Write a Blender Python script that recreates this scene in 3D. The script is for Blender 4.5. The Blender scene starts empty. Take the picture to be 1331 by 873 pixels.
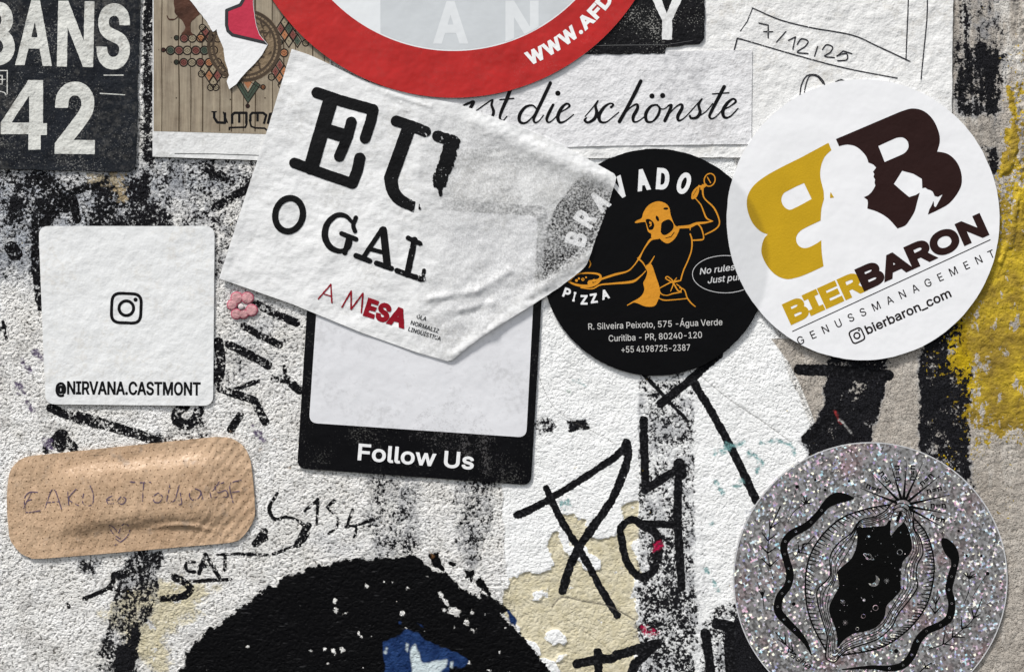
import bpy, math, random
import numpy as np
from mathutils import Vector
from mathutils.geometry import delaunay_2d_cdt

# ------------------------------------------------------------------ camera, light, exposure
SC = bpy.context.scene
COL = SC.collection
PX = 0.00025                    # the wall is measured in units of a quarter of a millimetre
CX, CY, Z0 = 665.5, 436.5, 1.5

cam = bpy.data.cameras.new('camera')
cam.sensor_width = 36.0
CAM_D = 0.46
cam.lens = 36.0 * CAM_D / (1331 * PX)
cam.clip_start = 0.01
cam.clip_end = 50
cam_o = bpy.data.objects.new('camera', cam)
cam_o.location = (0, -CAM_D, Z0)
cam_o.rotation_euler = (math.pi / 2, 0, 0)
COL.objects.link(cam_o)
SC.camera = cam_o

SUN_DIR = Vector((-0.40, -0.42, 0.90)).normalized()
sun = bpy.data.lights.new('sun', 'SUN')
sun.energy = 1.5
sun.angle = math.radians(10)
sun.color = (1.0, 0.975, 0.94)
sun_o = bpy.data.objects.new('sun', sun)
sun_o.rotation_euler = SUN_DIR.to_track_quat('Z', 'Y').to_euler()
sun_o.location = (-0.5, -1, 3)
COL.objects.link(sun_o)

wd = bpy.data.worlds.new('World')
SC.world = wd
wd.use_nodes = True
wn = wd.node_tree
bg = wn.nodes['Background']
sky = wn.nodes.new('ShaderNodeTexSky')
sky.sky_type = 'NISHITA'
sky.sun_disc = False
sky.sun_elevation = math.asin(SUN_DIR.z)
sky.sun_rotation = math.atan2(SUN_DIR.x, SUN_DIR.y)
hs = wn.nodes.new('ShaderNodeHueSaturation')
hs.inputs['Saturation'].default_value = 0.25      # overcast: a grey sky
wn.links.new(sky.outputs[0], hs.inputs['Color'])
wn.links.new(hs.outputs[0], bg.inputs[0])
bg.inputs[1].default_value = 0.055

SC.view_settings.view_transform = 'Standard'
SC.view_settings.look = 'None'
SC.view_settings.gamma = 1
SC.view_settings.exposure = 1.58
SC.view_settings.use_curve_mapping = False
SC.cycles.max_bounces = 6
SC.cycles.transparent_max_bounces = 10

random.seed(5)

# Outlines of the letters used in the print: character, advance, loops of x,y
GLYPHS = r'''
A 480 16,0 201,509 276,509 463,0 395,0 287,302 282,317 276,334 270,352 264,372 257,394 250,420 241,447 232,478 245,478 236,447 228,419 220,393 213,371 206,351 201,333 195,317 191,302 85,0;110,142 110,199 370,199 370,142
B 456 60,0 60,509 241,509 266,508 289,504 310,499 329,491 345,481 359,469 371,456 381,442 388,426 394,410 397,392 398,374 397,358 395,344 392,331 387,320 380,310 373,301 365,293 356,286 347,280 336,275 326,270 315,267 315,262 327,261 339,257 351,252 363,245 374,237 385,227 394,216 402,203 409,189 414,173 417,155 418,136 417,117 413,100 408,83 400,67 390,52 377,39 362,28 344,18 324,10 301,4 275,1 247,0;125,57 245,57 272,58 296,63 315,70 330,80 341,92 349,105 354,120 355,137 355,149 352,161 348,173 342,184 335,194 327,203 317,211 306,218 293,224 279,228 264,230 248,231 125,231;125,285 238,285 252,286 265,288 277,291 288,296 299,302 308,309 316,317 323,326 329,337 333,348 335,359 336,372 334,388 330,403 323,417 313,429 299,439 283,446 263,450 240,452 125,452
C 510 267,-7 235,-5 205,1 177,11 150,25 126,42 104,63 86,88 70,115 57,146 48,179 42,215 40,254 42,293 48,329 57,362 70,393 86,421 104,445 126,466 150,484 177,498 205,508 235,514 267,516 286,515 305,513 323,509 340,504 357,498 373,490 388,481 402,471 415,460 427,447 438,433 448,418 456,402 463,385 469,367 473,348 408,348 405,361 401,373 395,384 389,395 382,404 375,413 366,421 357,428 348,435 337,440 327,445 315,449 304,452 292,454 280,455 267,456 245,454 223,450 203,443 184,432 166,419 150,403 137,385 125,364 116,340 109,314 105,285 103,254 105,223 109,194 116,168 125,145 137,123 151,105 166,89 184,76 203,66 223,59 245,54 267,53 280,53 292,55 304,57 315,60 327,64 337,69 348,74 357,81 366,88 375,96 382,105 389,114 395,125 401,136 405,148 408,160 473,160 469,142 463,124 457,107 448,91 438,76 428,62 416,49 402,38 388,28 373,19 357,11 341,5 323,0 305,-4 286,-6
D 502 219,0 96,0 96,57 215,57 244,58 272,63 296,70 318,81 337,94 354,110 368,128 379,149 388,172 394,198 398,226 399,255 398,285 394,312 388,337 379,361 368,381 354,399 338,415 320,428 299,438 275,446 249,450 221,452 93,452 93,509 225,509 261,507 294,501 325,492 353,478 377,461 399,441 418,418 433,391 446,361 455,329 460,293 462,255 460,217 455,181 446,149 433,119 417,92 398,68 376,48 351,31 322,17 291,8 256,2;125,509 125,0 60,0 60,509
E 419 60,0 60,509 372,509 372,452 125,452 125,286 355,286 355,229 125,229 125,57 375,57 375,0
F 410 60,0 60,509 369,509 369,452 125,452 125,278 346,278 346,221 125,221 125,0
G 520 269,-7 236,-5 205,1 176,11 149,25 125,43 104,64 85,88 69,116 57,146 47,179 42,215 40,254 42,293 47,329 57,362 69,393 85,421 103,445 125,466 149,484 175,498 203,508 233,514 265,516 285,515 304,513 322,509 340,504 358,497 374,489 389,480 403,469 416,458 429,445 439,431 449,416 458,401 465,384 470,367 474,349 408,349 404,361 399,372 393,383 387,393 380,403 373,411 365,420 356,427 347,434 337,439 326,444 315,448 304,452 291,454 279,455 265,456 243,454 222,450 202,443 183,432 166,419 150,404 137,385 125,364 116,340 109,314 105,285 103,254 105,223 109,194 116,168 125,145 137,124 151,105 166,90 184,76 203,66 224,59 246,54 269,53 290,54 309,57 328,63 345,71 360,81 374,93 386,107 396,123 404,141 410,160 414,180 415,202 434,199 283,199 283,256 478,256 478,200 476,170 471,141 463,115 451,91 436,69 419,50 399,33 377,19 352,8 326,0 298,-5
H 517 60,0 60,509 125,509 125,289 392,289 392,509 457,509 457,0 392,0 392,232 125,232 125,0
I 301 31,0 31,57 118,57 118,452 31,452 31,509 269,509 269,452 183,452 183,57 269,57 269,0
J 396 185,-7 153,-4 124,3 98,15 75,33 57,55 44,81 36,111 33,145 33,173 98,173 98,145 99,123 104,104 111,88 122,74 134,64 149,56 166,51 185,50 204,51 220,56 235,64 248,74 258,88 266,104 270,123 272,145 272,509 336,509 336,145 334,111 326,81 313,55 294,33 271,15 246,3 217,-4
K 467 104,145 104,216 113,228 122,239 130,250 139,261 148,272 157,282 165,293 174,303 184,314 193,324 202,334 212,344 364,509 448,509 231,276 228,276;60,0 60,509 125,509 125,334 124,225 125,193 125,0;372,0 188,259 228,309 449,0
L 393 60,0 60,509 125,509 125,57 361,57 361,0
M 628 60,0 60,509 152,509 277,187 287,159 299,123 311,84 322,49 307,49 318,83 330,121 342,158 352,187 476,509 568,509 568,0 504,0 504,291 504,327 505,369 506,413 507,457 513,457 509,445 505,433 502,421 498,409 482,363 467,322 456,291 342,0 286,0 170,291 159,321 145,361 129,408 112,457 119,457 120,416 121,372 122,328 122,291 122,0
N 523 60,0 60,509 136,509 343,183 347,176 352,169 357,160 363,151 369,141 375,130 381,119 388,107 394,94 401,82 407,68 414,55 405,54 403,68 402,81 401,95 401,108 400,121 400,134 399,146 399,157 399,195 399,509 463,509 463,0 387,0 202,290 177,331 171,342 164,354 156,367 148,381 108,452 119,454 122,384 124,328 125,291 125,0
O 533 267,-7 235,-5 205,1 177,11 150,25 126,42 105,63 86,88 70,115 57,146 48,179 42,215 40,254 42,293 48,329 57,362 70,393 86,421 105,445 126,466 150,484 177,498 205,508 235,514 267,516 299,514 329,508 357,498 384,484 408,466 429,445 448,421 464,393 477,362 486,329 491,293 493,254 491,215 486,179 477,146 464,115 448,88 429,63 408,42 384,25 357,11 329,1 299,-5;267,53 289,54 310,59 330,66 349,76 367,89 383,105 396,123 408,144 418,168 425,194 429,223 430,254 429,286 425,314 418,341 408,365 396,386 383,404 367,420 349,433 330,443 310,450 289,454 267,456 245,454 223,450 203,443 184,433 167,420 151,404 137,385 125,364 116,340 109,314 105,285 103,254 105,223 109,194 116,168 125,144 137,123 151,105 167,89 184,76 203,66 223,59 245,54
P 445 60,0 60,509 235,509 263,507 289,503 312,497 332,487 350,476 366,462 379,447 390,430 398,411 404,391 407,370 409,348 407,325 404,304 398,284 390,265 379,248 366,233 350,219 332,207 312,198 289,191 263,187 235,186 109,186 109,242 233,242 252,243 269,246 284,250 297,256 308,264 318,272 327,282 333,294 338,306 342,319 344,333 344,348 344,362 342,376 338,389 333,402 326,413 318,423 308,431 297,439 284,444 268,449 251,451 232,452 125,452 125,0
Q 533 245,159 313,159 369,85 384,65 468,-48 401,-48 346,27 331,46;267,-7 235,-5 205,1 177,11 150,25 126,42 105,63 86,88 70,115 57,146 48,179 42,215 40,254 42,293 48,329 57,362 70,393 86,421 105,445 126,466 150,484 177,498 205,508 235,514 267,516 299,514 329,508 357,498 384,484 408,466 429,445 448,421 464,393 477,362 486,329 491,293 493,254 491,215 486,179 477,146 464,115 448,88 429,63 408,42 384,25 357,11 329,1 299,-5;267,53 289,54 310,59 330,66 349,76 367,89 383,105 396,123 408,144 418,168 425,194 429,223 430,254 429,286 425,314 418,341 408,365 396,386 383,404 367,420 349,433 330,443 310,450 289,454 267,456 245,454 223,450 203,443 184,433 167,420 151,404 137,385 125,364 116,340 109,314 105,285 103,254 105,223 109,194 116,168 125,144 137,123 151,105 167,89 184,76 203,66 223,59 245,54
R 449 60,0 60,509 236,509 264,507 290,504 313,497 333,489 351,478 367,465 380,450 390,433 399,415 405,395 408,374 409,352 408,330 405,309 399,290 390,271 380,255 367,240 351,228 333,217 312,209 289,203 264,199 236,198 96,198 96,255 234,255 252,256 269,258 284,262 298,267 309,273 319,281 327,290 334,300 339,312 342,324 344,338 345,352 344,367 342,380 339,393 334,405 327,415 319,425 309,433 298,440 284,445 269,449 252,451 233,452 125,452 125,0;353,0 230,229 303,229 428,0
S 447 224,-9 197,-8 172,-4 149,1 128,9 108,19 91,31 76,45 64,60 54,77 46,96 41,115 38,137 104,137 107,123 110,110 116,98 123,88 132,79 142,71 154,64 166,59 180,55 194,52 209,50 224,49 241,50 257,52 272,55 286,60 299,66 311,74 321,82 329,92 336,102 341,114 345,126 346,139 345,151 342,161 338,171 332,179 325,186 316,193 307,199 296,205 284,209 272,214 259,218 245,222 184,239 154,249 128,260 105,274 86,289 71,307 60,326 54,348 52,372 53,393 58,413 65,431 75,448 87,463 102,476 119,488 138,498 158,506 180,511 203,514 227,516 252,514 275,511 296,505 316,498 334,488 351,476 365,463 377,449 387,433 394,415 399,397 401,378 337,378 334,396 326,412 316,426 302,437 286,447 267,453 247,457 225,459 209,458 194,456 180,452 167,448 156,442 145,435 136,427 129,418 123,409 118,398 116,387 115,376 116,363 119,352 124,342 131,334 139,326 148,319 158,313 169,308 180,304 191,300 202,296 212,293 264,279 276,276 287,272 299,268 312,264 324,258 336,252 347,245 359,238 369,229 379,220 387,209 395,198 401,185 405,171 407,155 408,139 407,118 403,99 396,81 386,64 374,48 360,34 343,21 323,11 302,2 278,-4 252,-8
T 449 32,452 32,509 417,509 417,452 257,452 257,0 193,0 193,452
U 517 259,-8 230,-7 203,-2 177,5 154,15 133,28 114,43 98,60 85,80 74,101 66,124 62,148 60,173 60,509 124,509 124,178 125,160 128,144 133,128 141,113 150,99 160,87 173,77 187,68 203,61 220,56 239,53 259,52 279,53 298,56 315,61 331,68 345,77 357,87 368,99 377,113 384,128 389,144 392,160 393,178 393,509 457,509 457,173 456,148 451,124 443,101 433,80 419,60 403,43 384,28 363,15 340,5 315,-2 288,-7
V 480 204,0 16,509 84,509 192,206 197,192 203,176 209,158 215,137 222,115 230,89 239,61 248,31 235,31 244,62 252,90 260,115 267,138 274,158 279,176 285,192 290,206 395,509 463,509 278,0
W 686 155,0 16,509 82,509 163,196 166,183 170,171 173,158 175,145 187,94 189,80 192,67 195,53 197,40 189,40 192,53 194,67 197,80 200,94 203,107 205,120 208,133 211,145 224,196 306,509 380,509 462,196 465,183 468,171 471,158 474,145 486,94 489,80 492,67 494,53 497,40 488,40 491,53 493,67 496,80 499,94 502,107 504,120 507,133 510,145 523,196 603,509 670,509 530,0 455,0 368,323 363,339 359,356 355,373 351,391 347,410 344,431 340,452 336,475 350,475 346,453 342,433 339,413 335,395 331,377 327,359 323,341 318,323 230,0
X 474 18,0 217,284 217,236 29,509 104,509 178,400 185,389 192,379 198,370 204,361 209,353 214,345 219,337 223,329 228,321 233,312 238,302 243,292 232,292 252,329 257,337 261,345 266,353 272,361 298,400 374,509 446,509 259,239 259,287 456,0 382,0 292,129 268,165 263,173 259,180 254,188 250,195 245,203 241,212 236,221 230,231 244,231 239,222 235,213 230,204 225,196 221,189 216,181 211,174 206,166 182,129 91,0
Y 472 203,0 203,208 16,509 91,509 192,344 200,331 208,318 215,305 222,292 229,279 236,264 243,248 250,230 224,230 231,248 237,265 244,280 251,293 258,306 265,318 273,331 280,344 381,509 455,509 268,208 268,0
Z 438 42,0 42,46 273,385 281,396 289,408 298,419 306,431 315,442 323,453 332,464 341,476 348,454 332,454 317,453 301,453 285,452 270,452 254,452 238,452 223,452 40,452 40,509 397,509 397,462 169,129 160,117 152,105 143,93 134,81 97,33 90,54 106,55 121,56 137,56 152,57 168,57 183,57 199,57 214,57 399,57 399,0
a 389 160,-9 142,-8 126,-5 110,-1 94,5 80,12 68,22 57,32 48,45 40,58 35,73 31,90 30,108 31,123 34,138 38,150 43,161 50,171 58,179 67,187 78,193 89,199 100,203 112,207 125,211 138,213 152,216 165,218 178,220 234,227 244,228 252,230 259,232 265,235 270,238 273,243 275,248 276,255 276,257 275,268 273,279 271,288 267,297 262,304 256,311 248,317 240,322 230,326 220,329 208,330 196,331 183,330 171,329 159,326 149,322 140,318 132,313 124,307 118,301 112,294 107,288 103,281 100,274 41,291 48,308 57,322 67,335 79,346 91,355 104,364 118,370 133,375 148,379 163,382 179,384 194,384 204,384 215,383 227,382 239,379 251,376 263,372 275,367 286,360 296,353 306,343 315,333 322,320 329,306 333,290 336,272 337,251 337,0 277,0 277,52 272,52 269,45 264,38 258,32 252,25 244,18 236,12 226,6 215,1 203,-3 190,-6 176,-8;170,45 187,46 202,49 216,53 228,59 239,66 248,74 257,83 263,93 269,104 272,115 275,126 276,138 276,190 273,188 270,186 265,184 259,182 253,180 246,179 239,177 231,176 200,171 175,168 165,166 154,164 144,162 134,159 125,155 117,150 110,145 103,139 98,132 95,124 93,115 92,105 92,95 94,87 98,79 102,72 107,66 114,61 121,56 130,52 139,49 149,47 159,46
b 424 229,-8 213,-7 198,-5 184,-1 172,4 162,10 153,17 145,24 138,31 132,39 127,46 122,53 118,59 112,59 112,0 53,0 53,509 114,509 114,319 118,319 122,325 127,331 132,338 137,346 144,353 152,360 161,367 171,373 183,378 197,381 212,384 229,384 252,383 274,378 294,371 313,361 330,347 345,332 359,313 370,293 379,270 385,245 389,218 390,189 389,160 385,133 379,108 370,84 359,64 346,45 330,29 313,16 294,5 274,-2 252,-7;220,47 237,48 253,51 267,57 279,66 291,76 301,88 309,101 316,117 321,133 325,151 327,170 328,189 327,209 325,227 321,245 316,261 309,276 301,290 291,301 280,311 267,319 253,325 237,329 220,330 203,329 188,325 174,320 161,312 150,302 140,291 132,278 125,263 120,247 116,229 113,210 113,189 113,169 116,150 120,132 125,115 132,100 140,86 150,75 162,65 174,57 188,51 204,48
c 396 207,-8 182,-7 159,-2 137,6 117,16 98,30 82,46 68,64 56,85 46,108 40,133 36,159 34,187 36,216 40,243 46,268 56,291 68,312 82,330 98,346 117,360 137,371 159,378 182,383 207,384 221,384 234,383 247,380 260,377 272,373 284,368 295,362 305,356 315,349 324,341 332,332 340,322 347,312 353,301 358,289 362,277 303,262 301,269 298,276 294,283 290,289 286,295 281,301 276,306 270,311 264,315 257,319 250,322 242,325 234,327 226,329 217,329 207,330 189,329 173,325 158,319 145,310 134,300 124,287 115,274 108,258 103,242 99,224 97,206 96,187 97,169 99,151 103,134 108,117 115,102 124,89 134,76 145,66 158,57 173,51 189,48 207,46 217,47 226,48 234,49 243,52 250,54 258,58 264,62 271,66 277,71 282,76 287,82 292,89 296,95 299,102 302,110 304,117 363,102 359,90 354,78 348,67 341,56 334,46 325,37 316,29 306,21 296,15 285,9 273,4 261,-1 248,-4 235,-6 221,-8
d 424 195,-8 172,-7 151,-2 130,5 111,16 94,29 79,45 66,64 55,84 46,108 39,133 35,160 34,189 35,218 39,245 46,270 55,293 66,313 79,332 95,347 112,361 131,371 151,378 173,383 196,384 213,384 228,381 241,378 253,373 263,367 272,360 280,353 287,346 293,338 298,331 303,325 306,319 311,319 311,509 372,509 372,0 313,0 313,59 307,59 303,53 298,46 293,39 287,31 280,24 272,17 263,10 252,4 241,-1 227,-5 212,-7;205,47 221,48 236,51 250,57 263,65 274,75 284,86 293,100 299,115 305,132 309,150 311,169 312,189 311,210 309,229 305,247 300,263 293,278 284,291 275,302 263,312 251,320 237,325 221,329 205,330 187,329 172,325 157,319 145,311 133,301 124,290 115,276 108,261 103,245 99,227 97,209 96,189 97,170 99,151 103,133 109,117 115,101 124,88 134,76 145,66 158,57 172,51 188,48
e 404 212,-8 185,-7 161,-2 138,6 117,16 98,30 82,46 68,64 56,85 46,108 40,132 35,159 34,187 35,215 39,242 46,267 55,290 67,311 81,329 97,346 115,359 135,370 157,378 180,383 205,384 221,384 236,382 251,379 266,374 280,368 294,361 307,351 319,341 331,329 341,315 350,299 357,282 363,263 368,242 370,219 371,194 371,169 75,169 75,221 338,221 310,202 309,220 307,237 303,254 298,269 291,282 283,294 273,305 263,314 250,321 237,326 222,329 205,330 189,329 173,326 159,321 146,313 135,304 125,294 116,282 109,270 103,256 99,241 97,226 96,211 96,178 97,157 100,139 104,122 110,106 118,92 128,80 139,70 151,61 165,55 179,50 195,47 212,46 224,47 234,48 244,50 254,53 263,56 271,61 278,66 285,73 292,80 297,88 302,96 306,105 365,91 360,77 353,63 345,51 335,39 324,29 311,19 298,11 283,4 266,-1 249,-5 231,-7
f 254 228,379 228,327 6,327 6,379;81,0 81,432 82,447 84,461 89,474 96,486 104,496 113,505 124,513 135,519 148,524 161,527 174,529 187,530 197,530 207,529 215,528 222,527 229,525 234,524 239,522 243,521 227,468 215,472 211,473 206,473 200,474 195,474 182,473 171,470 162,466 154,460 149,452 145,443 142,431 142,419 142,0
g 425 207,-151 187,-150 168,-148 150,-144 134,-140 119,-134 105,-127 93,-119 82,-110 73,-101 64,-91 57,-80 51,-69 101,-41 106,-47 110,-53 116,-59 122,-66 128,-72 136,-78 145,-83 154,-88 165,-92 178,-95 192,-97 207,-97 229,-96 249,-92 267,-85 282,-75 295,-62 304,-47 310,-28 311,-6 311,68 306,68 302,62 298,56 293,49 287,41 280,34 272,28 263,21 252,16 241,11 227,8 212,5 195,5 173,6 152,10 132,17 113,27 95,39 80,53 67,71 55,90 46,112 39,136 35,163 34,191 35,220 39,246 46,271 55,293 66,314 80,332 95,347 112,361 131,371 152,378 173,383 196,384 213,384 228,382 242,378 253,373 264,367 273,360 281,353 288,346 294,338 299,331 304,325 308,319 313,319 313,379 372,379 372,-9 371,-32 367,-54 360,-73 350,-90 338,-104 324,-117 308,-127 291,-136 271,-142 251,-147 229,-150;205,59 222,60 237,63 251,68 264,75 275,84 285,95 293,107 300,121 305,137 309,154 312,172 312,193 312,212 309,231 305,248 300,264 293,278 285,291 275,303 264,312 251,320 237,325 222,329 205,330 188,329 172,325 158,320 145,312 134,302 124,290 115,277 109,262 103,246 99,229 97,212 96,193 97,173 99,155 103,138 109,123 116,108 124,96 134,85 145,76 158,68 172,63 188,60
h 410 114,227 114,0 53,0 53,509 114,509 114,287 102,287 112,312 124,332 137,349 152,362 169,372 187,379 207,383 227,384 246,383 264,380 280,376 295,369 309,360 321,349 332,336 341,321 348,304 353,285 356,264 357,240 357,0 296,0 296,235 295,256 290,275 283,291 273,304 260,315 246,323 229,328 210,329 197,328 184,326 172,322 161,317 150,311 141,303 133,293 126,283 121,271 117,257 114,243
i 167 53,0 53,379 114,379 114,0;84,443 75,444 67,446 60,449 54,455 48,461 44,468 42,475 41,483 42,491 44,499 48,506 54,512 60,517 67,521 75,523 84,524 92,523 100,521 107,517 114,512 119,506 123,499 126,491 126,483 126,475 123,468 119,461 114,455 107,449 100,446 92,444
j 167 53,379 114,379 114,-30 113,-47 111,-63 107,-77 102,-90 95,-102 86,-113 76,-122 65,-129 52,-135 37,-139 21,-142 4,-143 -10,-143 -10,-87 2,-87 14,-86 25,-83 34,-78 40,-72 46,-64 50,-54 52,-42 53,-29;83,443 75,444 67,446 60,449 53,455 48,461 44,468 42,475 41,483 42,491 44,499 48,506 53,512 60,517 67,521 75,523 83,524 92,523 100,521 107,517 114,512 119,506 123,499 125,491 126,483 125,475 123,468 119,461 114,455 107,449 100,446 92,444
k 381 110,137 110,212 121,212 284,379 360,379 184,199 177,199;53,0 53,509 114,509 114,0;294,0 148,186 191,229 372,0
l 189 139,-2 119,-1 101,3 86,10 74,20 65,33 58,47 54,65 53,84 53,509 114,509 114,99 114,87 115,77 117,68 120,62 124,58 130,54 137,53 146,52 160,53 170,54 181,3 162,-1 156,-2 151,-2 145,-2
m 610 53,0 53,379 112,379 112,295 108,295 112,310 118,323 125,335 132,346 141,355 151,363 161,370 172,376 183,380 195,384 207,386 219,386 239,385 257,380 273,372 287,361 299,347 309,331 316,314 321,295 312,295 317,308 322,321 329,332 337,343 347,353 357,361 368,369 381,375 394,380 407,383 422,385 437,386 453,385 468,383 483,378 497,372 510,364 522,354 532,342 541,328 548,313 553,296 556,276 557,255 557,0 496,0 496,254 494,273 490,289 483,302 473,313 460,321 447,326 433,329 419,330 406,330 395,328 384,324 374,320 365,314 358,307 351,299 345,290 341,280 338,270 336,259 335,247 335,0 274,0 274,260 273,275 269,288 262,301 253,311 242,320 229,326 215,329 199,330 188,330 178,328 168,325 158,320 148,314 140,307 132,299 126,289 121,278 117,266 114,253 114,238 114,0
n 410 114,227 114,0 53,0 53,379 112,379 112,287 102,287 112,312 124,332 137,349 152,362 169,372 187,379 207,383 227,384 246,383 264,380 280,376 295,369 309,360 321,349 332,336 341,321 348,304 353,285 356,264 357,240 357,0 296,0 296,235 295,256 290,275 283,291 273,304 260,315 246,323 229,328 210,329 197,328 184,326 172,322 161,317 150,311 141,303 133,293 126,283 121,271 117,257 114,243
o 415 207,-8 182,-7 159,-2 137,6 117,16 98,30 82,46 68,64 56,85 46,108 40,133 36,159 34,187 36,216 40,243 46,268 56,291 68,312 82,330 98,346 117,360 137,371 159,378 182,383 207,384 233,383 256,378 278,371 299,360 317,346 333,330 347,312 359,291 369,268 376,243 380,216 381,187 380,159 376,133 369,108 359,85 347,64 333,46 317,30 299,16 278,6 256,-2 233,-7;207,46 226,48 242,51 257,57 270,66 282,76 292,89 300,102 307,117 312,134 316,151 318,169 319,187 318,206 316,224 312,242 307,258 300,274 292,287 282,300 270,310 257,319 242,325 226,329 207,330 189,329 173,325 158,319 145,310 134,300 124,287 115,274 108,258 103,242 99,224 97,206 96,187 97,169 99,151 103,134 108,117 115,102 124,89 134,76 145,66 158,57 173,51 189,48
p 424 53,-143 53,379 112,379 112,319 118,319 122,325 126,331 131,338 137,346 144,353 152,360 161,367 171,373 183,378 197,381 212,384 229,384 252,383 274,378 294,371 313,361 330,347 345,332 359,313 370,293 379,270 385,245 389,218 390,189 389,160 385,133 379,108 370,84 359,64 346,45 330,29 313,16 294,5 274,-2 252,-7 229,-8 213,-7 198,-5 184,-1 173,4 162,10 153,17 145,24 138,31 132,39 127,46 122,53 118,59 114,59 114,-143;220,47 237,48 253,51 267,57 279,66 291,76 301,88 309,101 316,117 321,133 325,151 327,170 328,189 327,209 325,227 321,245 316,261 309,276 301,290 291,301 280,311 267,319 253,325 237,329 220,330 203,329 188,325 174,320 161,312 150,302 140,291 132,278 125,263 120,247 116,229 113,210 113,189 113,169 116,150 120,132 125,115 132,100 140,86 150,75 162,65 174,57 188,51 204,48
q 424 372,-143 311,-143 311,59 306,59 302,53 298,46 293,39 287,31 280,24 272,17 263,10 252,4 241,-1 227,-5 212,-7 195,-8 172,-7 151,-2 130,5 111,16 94,29 79,45 66,64 55,84 46,108 39,133 35,160 34,189 35,218 39,245 46,270 55,293 66,313 79,332 95,347 112,361 131,371 151,378 173,383 196,384 213,384 228,381 241,378 253,373 263,367 272,360 280,353 287,346 293,338 298,331 303,325 307,319 313,319 313,379 372,379;205,47 221,48 236,51 250,57 263,65 274,75 284,86 293,100 299,115 305,132 309,150 311,169 312,189 311,210 309,229 305,247 300,263 293,278 284,291 275,302 263,312 251,320 237,325 221,329 205,330 187,329 172,325 157,319 145,311 133,301 124,290 115,276 108,261 103,245 99,227 97,209 96,189 97,170 99,151 103,133 109,117 115,101 124,88 134,76 145,66 158,57 172,51 188,48
r 259 53,0 53,379 112,379 112,321 115,321 122,335 130,347 140,358 152,367 166,375 181,380 196,384 213,385 229,384 243,384 243,322 230,324 224,325 219,325 213,326 207,326 194,325 182,323 170,319 159,315 149,309 140,301 132,293 126,284 121,273 117,262 114,250 114,237 114,0
s 365 182,-8 163,-7 145,-5 128,-2 112,3 98,10 84,18 72,27 62,38 53,50 45,63 40,78 36,94 94,107 99,92 105,79 114,69 124,60 136,54 150,49 165,46 181,45 200,46 217,50 232,55 244,62 255,71 262,81 267,91 268,103 267,112 265,121 260,129 254,136 246,142 237,147 225,151 212,155 149,170 125,177 104,186 87,196 72,208 61,222 53,237 48,255 47,274 48,290 51,305 57,319 65,332 75,343 87,354 100,363 115,370 131,377 149,381 167,384 187,384 206,384 223,381 239,378 254,372 267,366 279,358 290,349 299,339 307,328 314,316 319,303 324,290 268,277 264,288 258,298 251,307 243,316 232,323 219,328 205,331 187,333 171,332 156,329 143,324 131,317 121,308 114,299 110,289 109,277 110,267 112,258 117,250 124,243 133,237 144,232 157,227 172,223 229,209 254,202 275,194 292,183 306,171 317,158 325,142 330,125 331,107 330,90 326,75 321,61 312,47 302,35 290,24 276,15 260,6 242,0 223,-5 203,-7
t 227 204,379 204,327 6,327 6,379;65,471 126,471 126,98 127,86 128,76 132,68 136,61 142,56 150,53 159,51 170,50 185,51 202,54 213,2 208,0 203,-1 198,-2 192,-3 186,-3 180,-4 174,-4 168,-4 145,-3 125,2 107,10 92,21 80,35 72,52 67,71 65,93
u 410 182,-5 164,-4 146,-1 130,4 115,11 101,20 89,31 78,44 69,59 62,76 57,95 54,116 53,139 53,379 114,379 114,144 115,123 119,105 127,89 137,75 150,64 164,56 181,52 200,50 213,51 226,53 238,57 249,62 259,69 268,77 276,86 283,97 289,109 293,122 295,137 296,153 296,379 357,379 357,0 298,0 298,92 307,92 297,67 286,47 272,30 257,17 240,7 222,0 203,-4
v 389 163,0 17,379 84,379 165,155 171,138 177,121 182,104 187,87 191,70 196,53 201,37 206,21 184,21 189,37 194,53 198,70 203,87 207,104 213,121 218,138 224,155 305,379 371,379 226,0
w 567 138,0 23,379 87,379 133,214 138,196 143,177 149,157 154,137 159,115 165,91 170,67 175,41 165,41 170,66 175,90 180,113 186,135 191,156 196,176 201,195 206,214 252,379 316,379 362,214 366,196 371,176 376,157 382,136 387,114 392,91 397,67 402,41 391,41 397,66 402,90 408,113 413,135 418,156 423,176 429,195 434,214 480,379 545,379 429,0 368,0 319,172 305,225 301,239 297,252 294,266 291,280 277,338 291,338 277,280 263,225 259,211 255,198 252,185 248,172 199,0
x 379 21,0 171,218 171,171 29,379 100,379 147,306 156,292 164,279 172,266 179,253 186,241 193,229 200,217 207,206 175,206 183,217 190,229 196,241 202,253 209,266 216,279 224,292 233,306 282,379 352,379 209,169 209,214 358,0 287,0 231,85 222,99 214,112 207,124 200,136 193,148 187,159 180,171 173,182 205,182 198,171 191,159 185,148 178,136 172,124 165,112 157,99 148,85 91,0
y 389 47,-139 61,-86 71,-87 80,-89 88,-90 96,-90 104,-89 111,-87 118,-84 124,-80 130,-74 136,-67 141,-58 146,-48 151,-36 163,-1 17,379 84,379 165,155 171,138 177,121 182,104 187,87 191,70 196,53 201,37 206,21 184,21 188,37 193,53 198,70 202,87 207,104 212,121 218,138 224,155 305,379 371,379 204,-58 198,-72 191,-85 184,-97 177,-107 168,-116 159,-124 150,-130 139,-136 128,-140 117,-143 104,-145 91,-145 84,-145 77,-145 71,-144 65,-143 59,-142 54,-141 51,-140
z 380 42,0 42,46 254,320 254,323 48,323 48,379 333,379 333,331 126,60 126,56 339,56 339,0
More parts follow.
